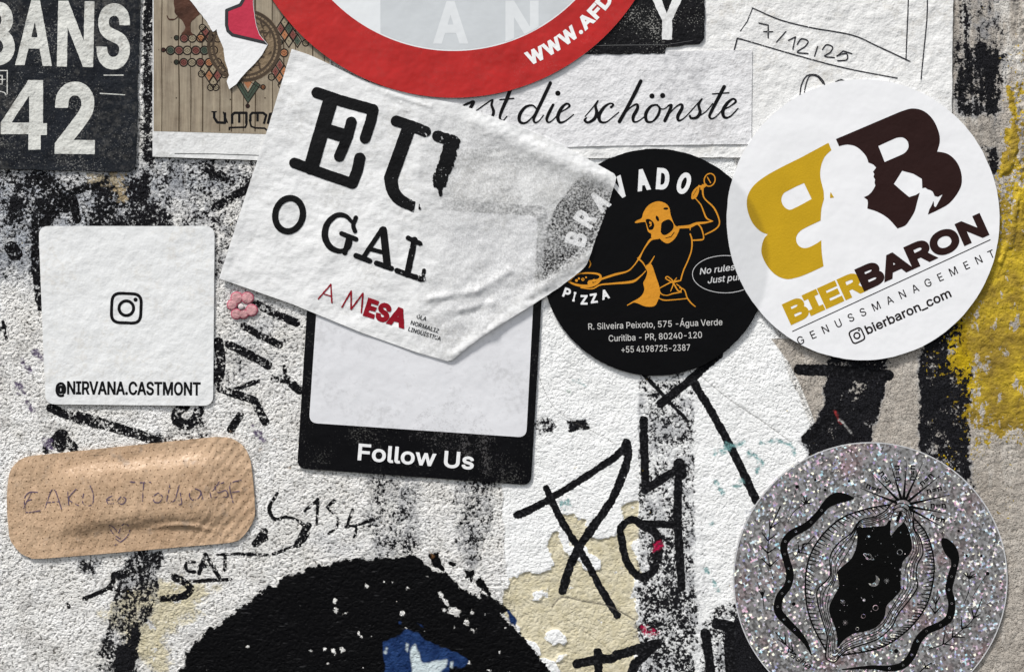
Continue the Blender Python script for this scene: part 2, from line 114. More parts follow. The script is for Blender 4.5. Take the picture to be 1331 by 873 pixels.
0 453 227,-7 199,-5 174,1 151,11 130,24 111,41 95,62 80,86 69,113 60,144 53,178 49,214 48,254 49,294 53,330 60,364 69,395 81,422 95,447 112,467 130,484 151,498 174,508 200,514 227,516 254,514 279,508 302,498 323,484 342,467 358,447 372,422 384,395 393,364 400,330 404,294 405,254 404,214 400,178 393,144 384,113 373,86 359,62 342,41 323,24 302,11 279,1 254,-5;227,50 245,51 261,56 276,63 290,74 303,87 313,103 323,122 330,144 336,168 340,194 343,223 344,254 343,285 340,314 336,341 330,365 323,387 313,405 303,422 290,435 276,446 261,453 245,458 227,460 209,458 192,453 177,446 163,435 151,422 140,405 131,387 123,365 117,341 113,314 110,285 109,254 110,223 113,194 117,168 123,144 131,122 140,103 151,87 163,74 177,63 192,56 209,51
1 453 76,0 76,55 391,55 391,0;276,509 276,0 212,0 212,448 209,448 86,358 86,427 198,509
2 453 64,0 64,47 234,229 248,243 261,257 272,270 282,282 291,294 299,305 305,316 311,327 315,337 318,348 320,360 320,371 319,385 317,397 313,408 308,419 301,428 293,436 283,443 273,449 262,454 250,457 237,459 224,460 209,459 196,457 184,453 172,447 162,441 153,433 145,424 139,413 134,402 130,390 128,376 127,362 66,362 67,384 71,405 77,424 86,442 98,459 111,473 126,486 143,496 162,505 182,511 203,514 225,516 247,514 268,511 288,505 306,497 323,486 337,474 350,461 361,445 370,428 376,411 380,392 381,372 380,358 378,345 375,331 371,318 365,304 357,290 347,275 336,259 322,241 306,223 288,202 267,180 153,60 153,57 389,57 389,0
3 453 218,-7 195,-6 173,-3 152,2 133,10 114,19 98,30 83,43 70,57 60,74 52,91 46,111 44,132 109,132 111,119 115,107 120,97 126,87 134,78 144,71 154,64 165,59 178,55 191,52 204,50 219,50 234,51 248,53 262,56 275,61 287,67 297,74 307,83 315,93 321,104 325,116 328,130 329,145 328,158 326,172 322,184 316,196 308,207 299,217 288,226 275,234 260,240 242,244 223,247 201,248 157,248 157,299 288,448 288,452 70,452 70,509 372,509 372,461 211,278 211,289 239,290 264,288 287,284 308,276 327,265 344,253 359,239 371,222 381,205 387,186 392,166 393,145 392,123 387,103 380,84 370,66 358,50 344,36 327,23 309,12 288,4 266,-2 243,-6
4 453 40,105 40,158 247,509 311,509 109,166 109,163 413,163 413,105;282,0 282,121 282,146 282,318 343,318 343,0
5 453 221,-7 199,-6 178,-2 159,3 140,11 123,21 108,32 94,45 83,60 73,76 66,93 62,111 60,130 122,130 124,119 127,108 132,98 138,89 145,80 154,73 163,66 173,60 184,56 196,52 208,50 221,50 236,51 250,53 264,58 276,64 288,72 298,82 307,92 314,104 320,117 324,131 327,146 328,162 327,178 324,193 320,208 314,221 306,233 297,244 286,254 275,262 262,269 248,273 233,276 218,277 205,276 192,275 180,272 167,268 156,264 145,258 136,252 128,246 67,253 96,509 366,509 366,452 151,452 134,301 136,301 145,308 155,315 166,320 178,325 190,329 203,331 216,333 229,334 247,333 263,330 279,326 294,321 308,314 321,306 334,296 345,285 355,273 364,260 372,246 379,231 384,215 388,199 390,181 391,163 390,139 385,117 379,95 369,76 357,57 343,41 327,27 309,15 289,6 268,-1 245,-5
6 453 226,-7 203,-5 182,-1 161,5 142,15 125,26 109,40 96,56 84,74 75,94 69,115 65,138 64,162 65,180 68,199 73,219 80,239 89,261 102,285 118,311 137,340 252,509 322,509 151,261 145,261 149,268 154,275 159,281 165,288 172,293 179,299 187,303 196,307 205,310 214,312 224,314 235,314 257,313 278,309 298,303 316,295 332,284 346,271 359,257 370,240 378,221 384,201 388,180 389,157 388,134 384,112 377,92 368,73 356,55 343,39 327,26 310,14 291,5 271,-2 249,-6;226,48 241,49 254,52 267,56 279,63 289,70 299,79 307,90 314,101 320,114 324,128 327,142 327,157 327,173 324,187 320,201 314,213 307,225 299,235 289,244 279,251 267,258 254,262 241,264 226,265 212,264 198,262 186,258 174,252 163,244 153,235 145,225 138,214 132,201 128,188 126,174 125,158 126,143 128,128 132,114 138,102 145,90 153,79 163,70 174,63 186,56 198,52 212,49
7 453 97,0 323,448 323,452 62,452 62,509 391,509 391,449 165,0
8 453 226,-7 201,-6 178,-2 156,3 136,11 117,21 101,33 86,47 74,62 64,78 57,96 53,115 52,135 53,151 55,166 59,181 65,195 72,208 81,220 90,231 101,241 113,249 125,256 139,261 153,265 153,267 135,273 119,282 105,293 93,308 83,324 76,342 72,360 70,380 72,399 75,417 82,434 90,450 101,464 114,477 129,488 146,498 164,506 184,511 204,514 226,516 248,514 269,511 288,506 306,498 323,488 337,477 350,464 361,450 370,434 377,417 380,399 382,380 380,361 376,342 369,324 359,308 347,293 333,282 318,273 300,267 300,265 314,261 327,256 339,249 351,241 362,231 372,220 380,208 387,195 393,181 397,166 400,151 401,135 399,115 395,96 388,78 378,62 366,47 352,33 335,21 317,11 296,3 275,-2 251,-6;226,49 243,50 258,52 272,55 285,60 296,66 307,74 315,82 323,91 329,102 333,113 336,126 337,139 336,152 333,165 329,177 322,189 314,199 305,208 295,216 283,223 270,228 256,232 242,234 226,235 211,234 196,232 182,228 169,223 157,216 147,208 138,199 130,189 123,177 119,165 116,152 115,139 116,126 119,113 123,102 129,91 136,82 145,74 156,66 167,60 180,55 195,52 210,50;226,290 239,290 252,292 263,296 274,300 284,306 293,313 300,321 307,330 312,341 316,351 318,363 319,376 318,388 316,399 313,410 308,420 301,429 294,437 285,444 275,449 264,454 252,457 240,459 226,460 213,459 200,457 188,454 177,449 167,444 159,437 151,429 145,420 139,410 136,399 134,388 133,376 134,363 136,351 139,341 145,330 151,321 159,313 168,306 178,300 189,296 201,292 213,290
9 453 226,516 249,514 271,510 291,503 310,494 328,482 343,468 356,452 368,434 377,414 384,393 388,371 389,347 388,328 385,309 380,290 373,270 363,248 350,224 334,197 315,168 200,0 130,0 301,248 307,248 303,240 299,234 294,227 287,221 281,215 273,210 265,206 257,202 248,199 238,196 228,195 218,195 195,196 175,199 155,206 137,214 121,225 106,237 94,252 83,269 74,287 68,307 65,329 64,352 65,375 69,397 75,417 85,436 96,454 110,469 125,483 143,494 162,504 182,510 203,514;226,460 212,459 199,457 186,452 174,446 163,438 154,429 145,419 138,407 133,395 129,381 126,367 125,352 126,336 129,322 133,308 138,295 145,284 154,274 163,265 174,257 186,251 199,247 212,244 226,243 240,244 254,247 267,251 279,257 289,265 299,273 307,284 314,295 320,308 324,321 327,335 327,350 327,366 324,381 320,394 314,407 307,419 299,429 290,438 279,446 267,452 254,457 241,459
@ 676 355,-135 319,-134 284,-130 252,-123 221,-114 193,-102 167,-88 144,-72 122,-53 103,-31 87,-8 73,18 61,46 52,77 45,109 42,143 40,179 42,215 46,248 52,280 61,309 73,337 87,363 104,387 123,408 144,427 167,444 192,458 220,470 249,480 281,486 314,490 349,492 383,490 415,486 445,479 472,469 498,457 522,442 543,426 562,407 579,387 594,366 607,343 617,319 625,294 631,268 634,242 635,215 635,197 634,178 633,160 631,142 628,124 625,107 620,91 615,76 608,62 599,49 590,38 579,28 566,21 551,15 535,12 517,11 507,11 497,12 486,14 476,17 466,20 457,24 449,29 441,36 434,42 429,50 425,59 423,68 420,68 415,58 408,48 399,38 388,30 376,22 361,17 345,14 326,13 305,14 285,18 267,25 251,35 236,48 224,62 213,78 204,96 197,116 192,137 189,159 188,182 190,205 193,226 199,246 207,265 217,282 228,297 242,311 257,322 274,331 291,338 310,342 330,343 346,342 360,340 373,336 385,331 395,325 404,319 411,312 416,306 419,306 419,335 474,335 474,110 474,100 476,91 480,82 485,74 491,68 499,63 508,60 518,59 530,60 540,63 549,68 557,76 563,85 568,97 572,111 576,127 578,145 580,166 581,190 581,215 580,237 577,259 573,280 567,301 558,320 548,339 537,357 523,373 507,388 490,402 471,414 450,424 427,432 402,438 376,441 347,442 319,441 292,438 266,432 242,424 220,414 199,402 181,388 164,372 149,354 135,334 124,312 115,289 107,263 102,236 99,208 98,178 99,147 102,119 107,91 115,66 124,43 135,21 149,1 165,-17 182,-32 201,-46 223,-58 246,-68 271,-75 298,-81 327,-84 357,-85 371,-85 385,-84 398,-82 412,-80 424,-78 436,-75 448,-72 458,-69 489,-59 504,-107 496,-110 487,-113 476,-117 464,-120 452,-123 438,-126 425,-128 411,-131 397,-133 383,-134 369,-135;329,65 345,66 359,68 372,72 382,78 392,86 400,95 407,106 412,118 416,133 419,148 421,166 422,185 421,204 419,221 416,236 411,249 406,260 399,269 390,276 381,282 370,286 358,289 345,291 331,292 317,291 305,288 293,284 283,277 273,269 265,260 258,250 252,239 248,226 244,213 242,199 242,185 242,169 244,154 247,139 251,125 256,112 262,101 270,90 279,81 289,74 301,69 315,66
. 188 95,-4 86,-4 78,-1 70,3 63,9 57,16 53,24 50,32 50,41 50,50 53,59 57,66 63,73 70,79 78,83 86,86 95,87 104,86 113,83 121,79 128,73 134,66 138,59 140,50 141,41 140,32 138,24 134,16 128,9 121,3 113,-1 104,-4
, 188 38,-119 68,71 137,71 84,-119
- 453 337,244 337,188 114,188 114,244
+ 453 198,34 198,364 255,364 255,34;61,172 61,226 391,226 391,172
_ 319 319,0 319,-56 0,-56 0,0
= 453 72,245 72,301 381,301 381,245;72,97 72,153 381,153 381,97
/ 249 235,533 71,-76 14,-76 178,533
'''

# ------------------------------------------------------------------ noise and shape helpers
def vnoise(x, y, scale, seed, oct=1):
    x = np.asarray(x, float); y = np.asarray(y, float)
    out = np.zeros(np.broadcast(x, y).shape); amp = 1.0; tot = 0
    for o in range(oct):
        rng = np.random.RandomState(seed * 31 + o)
        T = rng.rand(128, 128)
        u = x / scale + 1000.37; v = y / scale + 1000.61
        iu = np.floor(u).astype(int); iv = np.floor(v).astype(int)
        fu = u - iu; fv = v - iv
        fu = fu * fu * (3 - 2 * fu); fv = fv * fv * (3 - 2 * fv)
        a = T[iv % 128, iu % 128]; b = T[iv % 128, (iu + 1) % 128]
        c = T[(iv + 1) % 128, iu % 128]; d = T[(iv + 1) % 128, (iu + 1) % 128]
        out = out + amp * ((a * (1 - fu) + b * fu) * (1 - fv) + (c * (1 - fu) + d * fu) * fv)
        tot += amp; amp *= 0.55; scale *= 0.5
    return out / tot                      # 0..1

def cr(pts, n=6, closed=False):           # Catmull-Rom through points, extra values ride along
    P = [np.array(p, float) for p in pts]
    if len(P) < 3: return [tuple(p) for p in P]
    N = len(P); out = []
    rng = range(N) if closed else range(N - 1)
    for i in rng:
        p1, p2 = P[i], P[(i + 1) % N]
        p0 = P[(i - 1) % N] if closed or i > 0 else p1
        p3 = P[(i + 2) % N] if closed or i + 2 < N else p2
        for k in range(n):
            t = k / n
            out.append(tuple(0.5 * (2 * p1 + (p2 - p0) * t + (2 * p0 - 5 * p1 + 4 * p2 - p3) * t * t + (3 * p1 - p0 - 3 * p2 + p3) * t ** 3)))
    if not closed: out.append(tuple(P[-1]))
    return out

def crop(x0, y0, s):                      # points read off an enlarged view of the wall
    def f(pts):
        return [(x0 + p[0] / s, y0 + p[1] / s) + tuple(q / s for q in p[2:]) for p in pts]
    return f

def rrect(c, r, n=6):                     # quadrilateral with rounded corners
    out = []; N = len(c)
    for i in range(N):
        p = np.array(c[i], float); a = np.array(c[i - 1], float); b = np.array(c[(i + 1) % N], float)
        rr = r[i] if isinstance(r, (list, tuple)) else r
        u = (a - p) / np.linalg.norm(a - p) * rr; v = (b - p) / np.linalg.norm(b - p) * rr
        for k in range(n + 1):
            t = k / n
            q = p + u * (1 - t) ** 2 + v * t ** 2
            out.append((q[0], q[1]))
    return out

def circ(cx, cy, rx, ry=None, n=96, rot=0):
    ry = ry or rx; c, s = math.cos(rot), math.sin(rot)
    return [(cx + rx * math.cos(a) * c - ry * math.sin(a) * s, cy + rx * math.cos(a) * s + ry * math.sin(a) * c)
            for a in [2 * math.pi * k / n for k in range(n)]]

GLYPH = {}
for line in GLYPHS.split('\n'):
    if not line: continue
    ch = line[0]; adv, L = line[2:].split(' ', 1)
    GLYPH[ch] = (int(adv), [[tuple(float(v) for v in q.split(',')) for q in zip_.split(' ')] for zip_ in
                            [l for l in L.split(';')]])
GLYPH[' '] = (180, [])
CAP = 509.0

class Ink:
    """A shape on the wall as a signed distance field (inside < 0)."""
    def __init__(s, x0=0, y0=0, x1=0, y1=0, r=0.5, xs=None, ys=None):
        s.xs = np.arange(x0, x1 + r, r) if xs is None else xs
        s.ys = np.arange(y0, y1 + r, r) if ys is None else ys
        s.D = np.full((len(s.ys), len(s.xs)), 50.0)
    def win(s, a, b, c, d, m):
        i0 = np.searchsorted(s.xs, a - m); i1 = np.searchsorted(s.xs, c + m)
        j0 = np.searchsorted(s.ys, b - m); j1 = np.searchsorted(s.ys, d + m)
        return slice(j0, j1), slice(i0, i1)
    def put(s, w, sd, sub):
        D = s.D[w]
        s.D[w] = np.maximum(D, -sd) if sub else np.minimum(D, sd)
    def stroke(s, pts, w=None, flat=False, sub=False, m=3, closed=False):
        P = [tuple(p) + (w,) if len(p) == 2 else tuple(p) for p in pts]
        if closed: P = P + [P[0]]
        n = len(P) - 1
        for i in range(n):
            (ax, ay, aw), (bx, by, bw) = P[i][:3], P[i + 1][:3]
            R = max(aw, bw) / 2
            W = s.win(min(ax, bx), min(ay, by), max(ax, bx), max(ay, by), R + m)
            X = s.xs[W[1]][None, :]; Y = s.ys[W[0]][:, None]
            if X.size == 0 or Y.size == 0: continue
            dx, dy = bx - ax, by - ay; L2 = dx * dx + dy * dy + 1e-9
            t = ((X - ax) * dx + (Y - ay) * dy) / L2
            tc = np.clip(t, 0, 1)
            d = np.hypot(X - ax - tc * dx, Y - ay - tc * dy) - (aw + (bw - aw) * tc) / 2
            L = math.sqrt(L2)
            if flat and i == 0: d = np.maximum(d, -t * L)
            if flat and i == n - 1: d = np.maximum(d, (t - 1) * L)
            s.put(W, d, sub)
        return s
    def poly(s, loops, grow=0, sub=False, m=4):
        if loops and not isinstance(loops[0], list): loops = [loops]
        if not loops: return s
        A = []
        for L in loops:
            q = np.array([p[:2] for p in L], float)
            A.append(np.hstack([q, np.roll(q, -1, 0)]))
        A = np.vstack(A)
        W = s.win(A[:, 0].min(), A[:, 1].min(), A[:, 0].max(), A[:, 1].max(), m + max(grow, 0))
        X = s.xs[W[1]][None, :]; Y = s.ys[W[0]][:, None]
        if X.size == 0 or Y.size == 0: return s
        d2 = np.full((Y.shape[0], X.shape[1]), 1e9); ins = np.zeros(d2.shape, bool)
        for ax, ay, bx, by in A:
            dx, dy = bx - ax, by - ay; L2 = dx * dx + dy * dy
            if L2 < 1e-12: continue
            t = np.clip(((X - ax) * dx + (Y - ay) * dy) / L2, 0, 1)
            d2 = np.minimum(d2, (X - ax - t * dx) ** 2 + (Y - ay - t * dy) ** 2)
            if ay != by:
                c = ((Y >= ay) != (Y >= by)) & (X < ax + (Y - ay) * dx / dy)
                ins ^= c
        sd = np.sqrt(d2); sd[ins] *= -1
        s.put(W, sd - grow, sub)
        return s
    def glyphs(s, txt, p0, ang, cap, sx=1.0, grow=0, track=0, shear=0, sub=False, ry=None):
        """Baseline from p0 at angle ang (clockwise positive, as the wall is measured downwards)."""
        k = cap / CAP; x = 0; c, sn = math.cos(ang), math.sin(ang)
        for ch in txt:
            acc = None
            if ch in 'ÁÜöÍ':
                acc = ch; ch = {'Á': 'A', 'Ü': 'U', 'ö': 'o', 'Í': 'I'}[ch]
            adv, L = GLYPH[ch]
            T = [[(p0[0] + ((x + px_ * k * sx + shear * py_ * k) * c + py_ * k * sn),
                   p0[1] + ((x + px_ * k * sx + shear * py_ * k) * sn - py_ * k * c)) for px_, py_ in l] for l in L]
            if T: s.poly(T, grow, sub)
            if T and grow > .3: s.corners(T, grow, sub)
            if acc:
                mid = x + adv * k * sx * 0.5
                def q(u, v): return (p0[0] + u * c + v * sn, p0[1] + u * sn - v * c)
                if acc in 'ÁÍ': s.stroke([q(mid - cap * .02, cap * 1.12), q(mid + cap * .12, cap * 1.3)], cap * .12)
                else:
                    for e in (-.16, .16): s.stroke([q(mid + e * cap, cap * 1.17), q(mid + e * cap + .01, cap * 1.17)], cap * .15)
            x += adv * k * sx + track
        return s
    def corners(s, T, g, sub):
        area = lambda L: sum(a[0] * b[1] - b[0] * a[1] for a, b in zip(L, L[1:] + L[:1]))
        big = max((area(L) for L in T), key=abs); o = 1 if big > 0 else -1
        for L in T:
            n = len(L)
            for i in range(n):
                p = np.array(L[i]); a = p - np.array(L[i - 1]); b = np.array(L[(i + 1) % n]) - p
                la, lb = math.hypot(*a), math.hypot(*b)
                if min(la, lb) < .8: continue
                a /= la; b /= lb
                turn = (a[0] * b[1] - a[1] * b[0]) * o; dot = float(a @ b)
                if turn < .45 or dot < -.75: continue
                n1 = np.array([a[1], -a[0]]) * o; n2 = np.array([b[1], -b[0]]) * o
                tip = (n1 + n2) / (1 + float(n1 @ n2))
                s.poly([tuple(p - (n1 + n2) * g * .3), tuple(p + n1 * g), tuple(p + tip * g), tuple(p + n2 * g)], 0, sub)
    def fit(s, txt, p0, p1, cap, grow=0, shear=0, mode='sx', sx=1.0, sub=False):
        k = cap / CAP; ang = math.atan2(p1[1] - p0[1], p1[0] - p0[0]); L = math.hypot(p1[0] - p0[0], p1[1] - p0[1])
        f = {'Á': 'A', 'Ü': 'U', 'ö': 'o', 'Í': 'I'}
        g = [GLYPH[f.get(c, c)] for c in txt]
        lsb = min(p[0] for l in g[0][1] for p in l); last = max(p[0] for l in g[-1][1] for p in l)
        tot = (sum(a for a, _ in g[:-1]) + last - lsb) * k
        tr = 0
        if mode == 'sx': sx = (L - 2 * grow) / tot
        else: tr = (L - 2 * grow - tot * sx) / max(1, len(txt) - 1)
        o = grow - lsb * k * sx
        return s.glyphs(txt, (p0[0] + o * math.cos(ang), p0[1] + o * math.sin(ang)), ang, cap, sx, grow, tr, shear, sub)
    def rough(s, amp, scale, seed, where=None, bias=0):
        X, Y = np.meshgrid(s.xs, s.ys)
        n = (vnoise(X, Y, scale, seed, 3) - .5) * 2 + bias
        s.D = s.D + amp * n * (1 if where is None else where(X, Y))
        return s
    def sample(s, x, y):
        fx = (np.asarray(x) - s.xs[0]) / (s.xs[1] - s.xs[0]); fy = (np.asarray(y) - s.ys[0]) / (s.ys[1] - s.ys[0])
        ix = np.clip(fx.astype(int), 0, len(s.xs) - 2); iy = np.clip(fy.astype(int), 0, len(s.ys) - 2)
        u = fx - ix; v = fy - iy; D = s.D
        return (D[iy, ix] * (1 - u) + D[iy, ix + 1] * u) * (1 - v) + (D[iy + 1, ix] * (1 - u) + D[iy + 1, ix + 1] * u) * v
    def loops(s, tol=0.1):
        D = s.D.copy(); D[0, :] = D[-1, :] = 9; D[:, 0] = D[:, -1] = 9
        D[np.abs(D) < 1e-6] = 1e-6
        ny, nx = D.shape; I = D < 0; N = nx * ny
        code = (I[:-1, :-1] * 1 + I[:-1, 1:] * 2 + I[1:, 1:] * 4 + I[1:, :-1] * 8)
        seg = {1: [(3, 0)], 2: [(0, 1)], 3: [(3, 1)], 4: [(1, 2)], 5: [(3, 0), (1, 2)], 6: [(0, 2)], 7: [(3, 2)], 8: [(2, 3)], 9: [(2, 0)],
               10: [(0, 1), (2, 3)], 11: [(2, 1)], 12: [(1, 3)], 13: [(1, 0)], 14: [(0, 3)]}
        nxt = {}
        for cd, sg in seg.items():
            j, i = np.nonzero(code == cd)
            if len(j) == 0: continue
            E = {0: j * nx + i, 1: N + j * nx + i + 1, 2: (j + 1) * nx + i, 3: N + j * nx + i}
            for a, b in sg: nxt.update(zip(E[a].tolist(), E[b].tolist()))
        out = []; xs, ys = s.xs, s.ys
        while nxt:
            st, e = nxt.popitem(); L = [st]
            while e != st:
                L.append(e); e2 = nxt.pop(e, None)
                if e2 is None: break
                e = e2
            L = np.array(L); h = L < N; q = np.where(h, L, L - N); j = q // nx; i = q % nx
            j2 = np.where(h, j, j + 1); i2 = np.where(h, i + 1, i)
            a = D[j, i]; b = D[j2, i2]; t = a / (a - b)
            P = np.stack([xs[i] + (xs[i2] - xs[i]) * t, ys[j] + (ys[j2] - ys[j]) * t], 1)
            P = rdp(P, tol)
            if len(P) > 2: out.append(P)
        return out

def rdp(P, tol):
    n = len(P)
    if n < 5: return P
    far = int(np.argmax(((P - P[0]) ** 2).sum(1)))
    keep = np.zeros(n + 1, bool); Q = np.vstack([P, P[:1]])
    keep[0] = keep[far] = keep[n] = True
    st = [(0, far), (far, n)]
    while st:
        a, b = st.pop()
        if b - a < 2: continue
        A = Q[a]; B = Q[b]; d = B - A; L = math.hypot(*d)
        S = Q[a + 1:b] - A
        e = np.abs(S[:, 0] * d[1] - S[:, 1] * d[0]) / L if L > 1e-9 else np.hypot(S[:, 0], S[:, 1])
        k = int(np.argmax(e))
        if e[k] > tol:
            keep[a + 1 + k] = True; st += [(a, a + 1 + k), (a + 1 + k, b)]
    return Q[:-1][keep[:-1]]

def tris_of(ink, grid=6.0, tol=0.1):
    L = ink.loops(tol); V = []; Eg = []
    for P in L:
        if grid:                                    # keep long outline edges short enough to follow the surface
            Q = []
            for a, b in zip(P, np.roll(P, -1, 0)):
                k = max(1, int(math.hypot(*(b - a)) // (grid * 1.5)))
                for t in range(k): Q.append(a + (b - a) * t / k)
            P = np.array(Q)
        o = len(V); n = len(P)
        V += [tuple(p) for p in P]; Eg += [(o + i, o + (i + 1) % n) for i in range(n)]
    if not V: return np.zeros((0, 2)), np.zeros((0, 3), int)
    if grid:
        gx, gy = np.meshgrid(np.arange(ink.xs[0], ink.xs[-1], grid), np.arange(ink.ys[0], ink.ys[-1], grid * .87))
        gx = gx + (np.arange(gx.shape[0]) % 2)[:, None] * grid / 2 + 0.013
        gx = gx.ravel(); gy = gy.ravel() + 0.017
        ok = (gx < ink.xs[-1] - 1) & (gy < ink.ys[-1] - 1); gx = gx[ok]; gy = gy[ok]
        ok = ink.sample(gx, gy) < -grid * 0.35
        V += list(zip(gx[ok].tolist(), gy[ok].tolist()))
    r = delaunay_2d_cdt([Vector(v) for v in V], Eg, [], 0, 1e-5)
    P = np.array([tuple(v) for v in r[0]]); F = np.array([f for f in r[2] if len(f) == 3], int)
    c = P[F].mean(1)
    F = F[ink.sample(c[:, 0], c[:, 1]) < 0]
    a = P[F[:, 1]] - P[F[:, 0]]; b = P[F[:, 2]] - P[F[:, 0]]
    flip = (a[:, 0] * b[:, 1] - a[:, 1] * b[:, 0]) > 0     # wall y runs down: turn all faces to the viewer
    F[flip] = F[flip][:, ::-1]
    used = np.unique(F); m = np.zeros(len(P), int); m[used] = np.arange(len(used))
    return P[used], m[F]

def world(P, h):
    return np.stack([(P[:, 0] - CX) * PX, -np.asarray(h) * PX, Z0 + (CY - P[:, 1]) * PX], 1)

def mesh_obj(name, V, F, mat, parent=None, attrs=None, smooth=None, normals=None):
    me = bpy.data.meshes.new(name)
    loc = np.array(parent.location) if parent else np.zeros(3)
    if parent is not None and parent.parent is not None: loc = loc + np.array(parent.parent.location)
    V = V - loc
    me.vertices.add(len(V)); me.vertices.foreach_set('co', V.astype(np.float32).ravel())
    F = np.asarray(F, np.int32); k = F.shape[1]
    me.loops.add(F.size); me.polygons.add(len(F))
    me.loops.foreach_set('vertex_index', F.ravel())
    me.polygons.foreach_set('loop_start', np.arange(0, F.size, k, dtype=np.int32))
    me.polygons.foreach_set('use_smooth', np.ones(len(F), bool) if smooth is None else smooth)
    for an, av in (attrs or {}).items():
        if av.ndim == 1:
            a = me.attributes.new(an, 'FLOAT', 'POINT'); a.data.foreach_set('value', av.astype(np.float32))
        else:
            a = me.attributes.new(an, 'FLOAT_COLOR', 'POINT'); a.data.foreach_set('color', av.astype(np.float32).ravel())
    me.update(calc_edges=True)
    if normals is not None: me.normals_split_custom_set_from_vertices(normals.tolist())
    me.materials.append(mat)
    o = bpy.data.objects.new(name, me)
    if parent is not None: o.parent = parent
    COL.objects.link(o)
    return o

def sheet(ink, name, mat, hf, thick=1.5, grid=5.0, parent=None, attrs=None, tol=0.1):
    P, F = tris_of(ink, grid, tol)
    h = hf(P[:, 0], P[:, 1])
    V = world(P, h); A = {k: f(P[:, 0], P[:, 1]) for k, f in (attrs or {}).items()}
    e = .35; X_, Y_ = P[:, 0], P[:, 1]
    N = np.stack([-(hf(X_ + e, Y_) - hf(X_ - e, Y_)) / (2 * e), -np.ones(len(P)), (hf(X_, Y_ + e) - hf(X_, Y_ - e)) / (2 * e)], 1)
    N /= np.linalg.norm(N, axis=1)[:, None]
    if thick:
        E = np.vstack([F[:, [0, 1]], F[:, [1, 2]], F[:, [2, 0]]]); n = len(P)
        key = E[:, 0] * n + E[:, 1]; rk = E[:, 1] * n + E[:, 0]
        B = E[~np.isin(key, rk)]
        q = np.unique(B); mp = {int(v): i for i, v in enumerate(q)}
        top = len(V); low = top + len(q)
        V = np.vstack([V, V[q], world(P[q], h[q] - thick)])
        R = np.array([(mp[int(a)], mp[int(b)]) for a, b in B])
        f1 = np.stack([top + R[:, 1], top + R[:, 0], low + R[:, 0]], 1); f2 = np.stack([top + R[:, 1], low + R[:, 0], low + R[:, 1]], 1)
        F = np.vstack([F, f1, f2])
        d = P[B[:, 1]] - P[B[:, 0]]; od = np.stack([-d[:, 1], np.zeros(len(d)), -d[:, 0]], 1)
        od /= np.linalg.norm(od, axis=1)[:, None] + 1e-12
        RN = np.zeros((len(q), 3)); np.add.at(RN, R[:, 0], od); np.add.at(RN, R[:, 1], od)
        RN /= np.linalg.norm(RN, axis=1)[:, None] + 1e-12
        N = np.vstack([N, RN, RN])
        A = {k: np.concatenate([v, v[q], v[q]]) for k, v in A.items()}
    return mesh_obj(name, V, F, mat, parent, A, None, N)

def printed(ink, name, mat, hf, lift=0.15, grid=6.0, parent=None, tol=0.08, attrs=None):
    return sheet(ink, name, mat, lambda x, y: hf(x, y) + lift, 0, grid, parent, attrs, tol)

def thing(name, px, py, label, cat, group=None):
    o = bpy.data.objects.new(name, None)
    o.empty_display_size = 0.01
    o.location = ((px - CX) * PX, 0, Z0 + (CY - py) * PX)
    o['label'] = label; o['category'] = cat
    if group: o['group'] = group
    COL.objects.link(o)
    return o

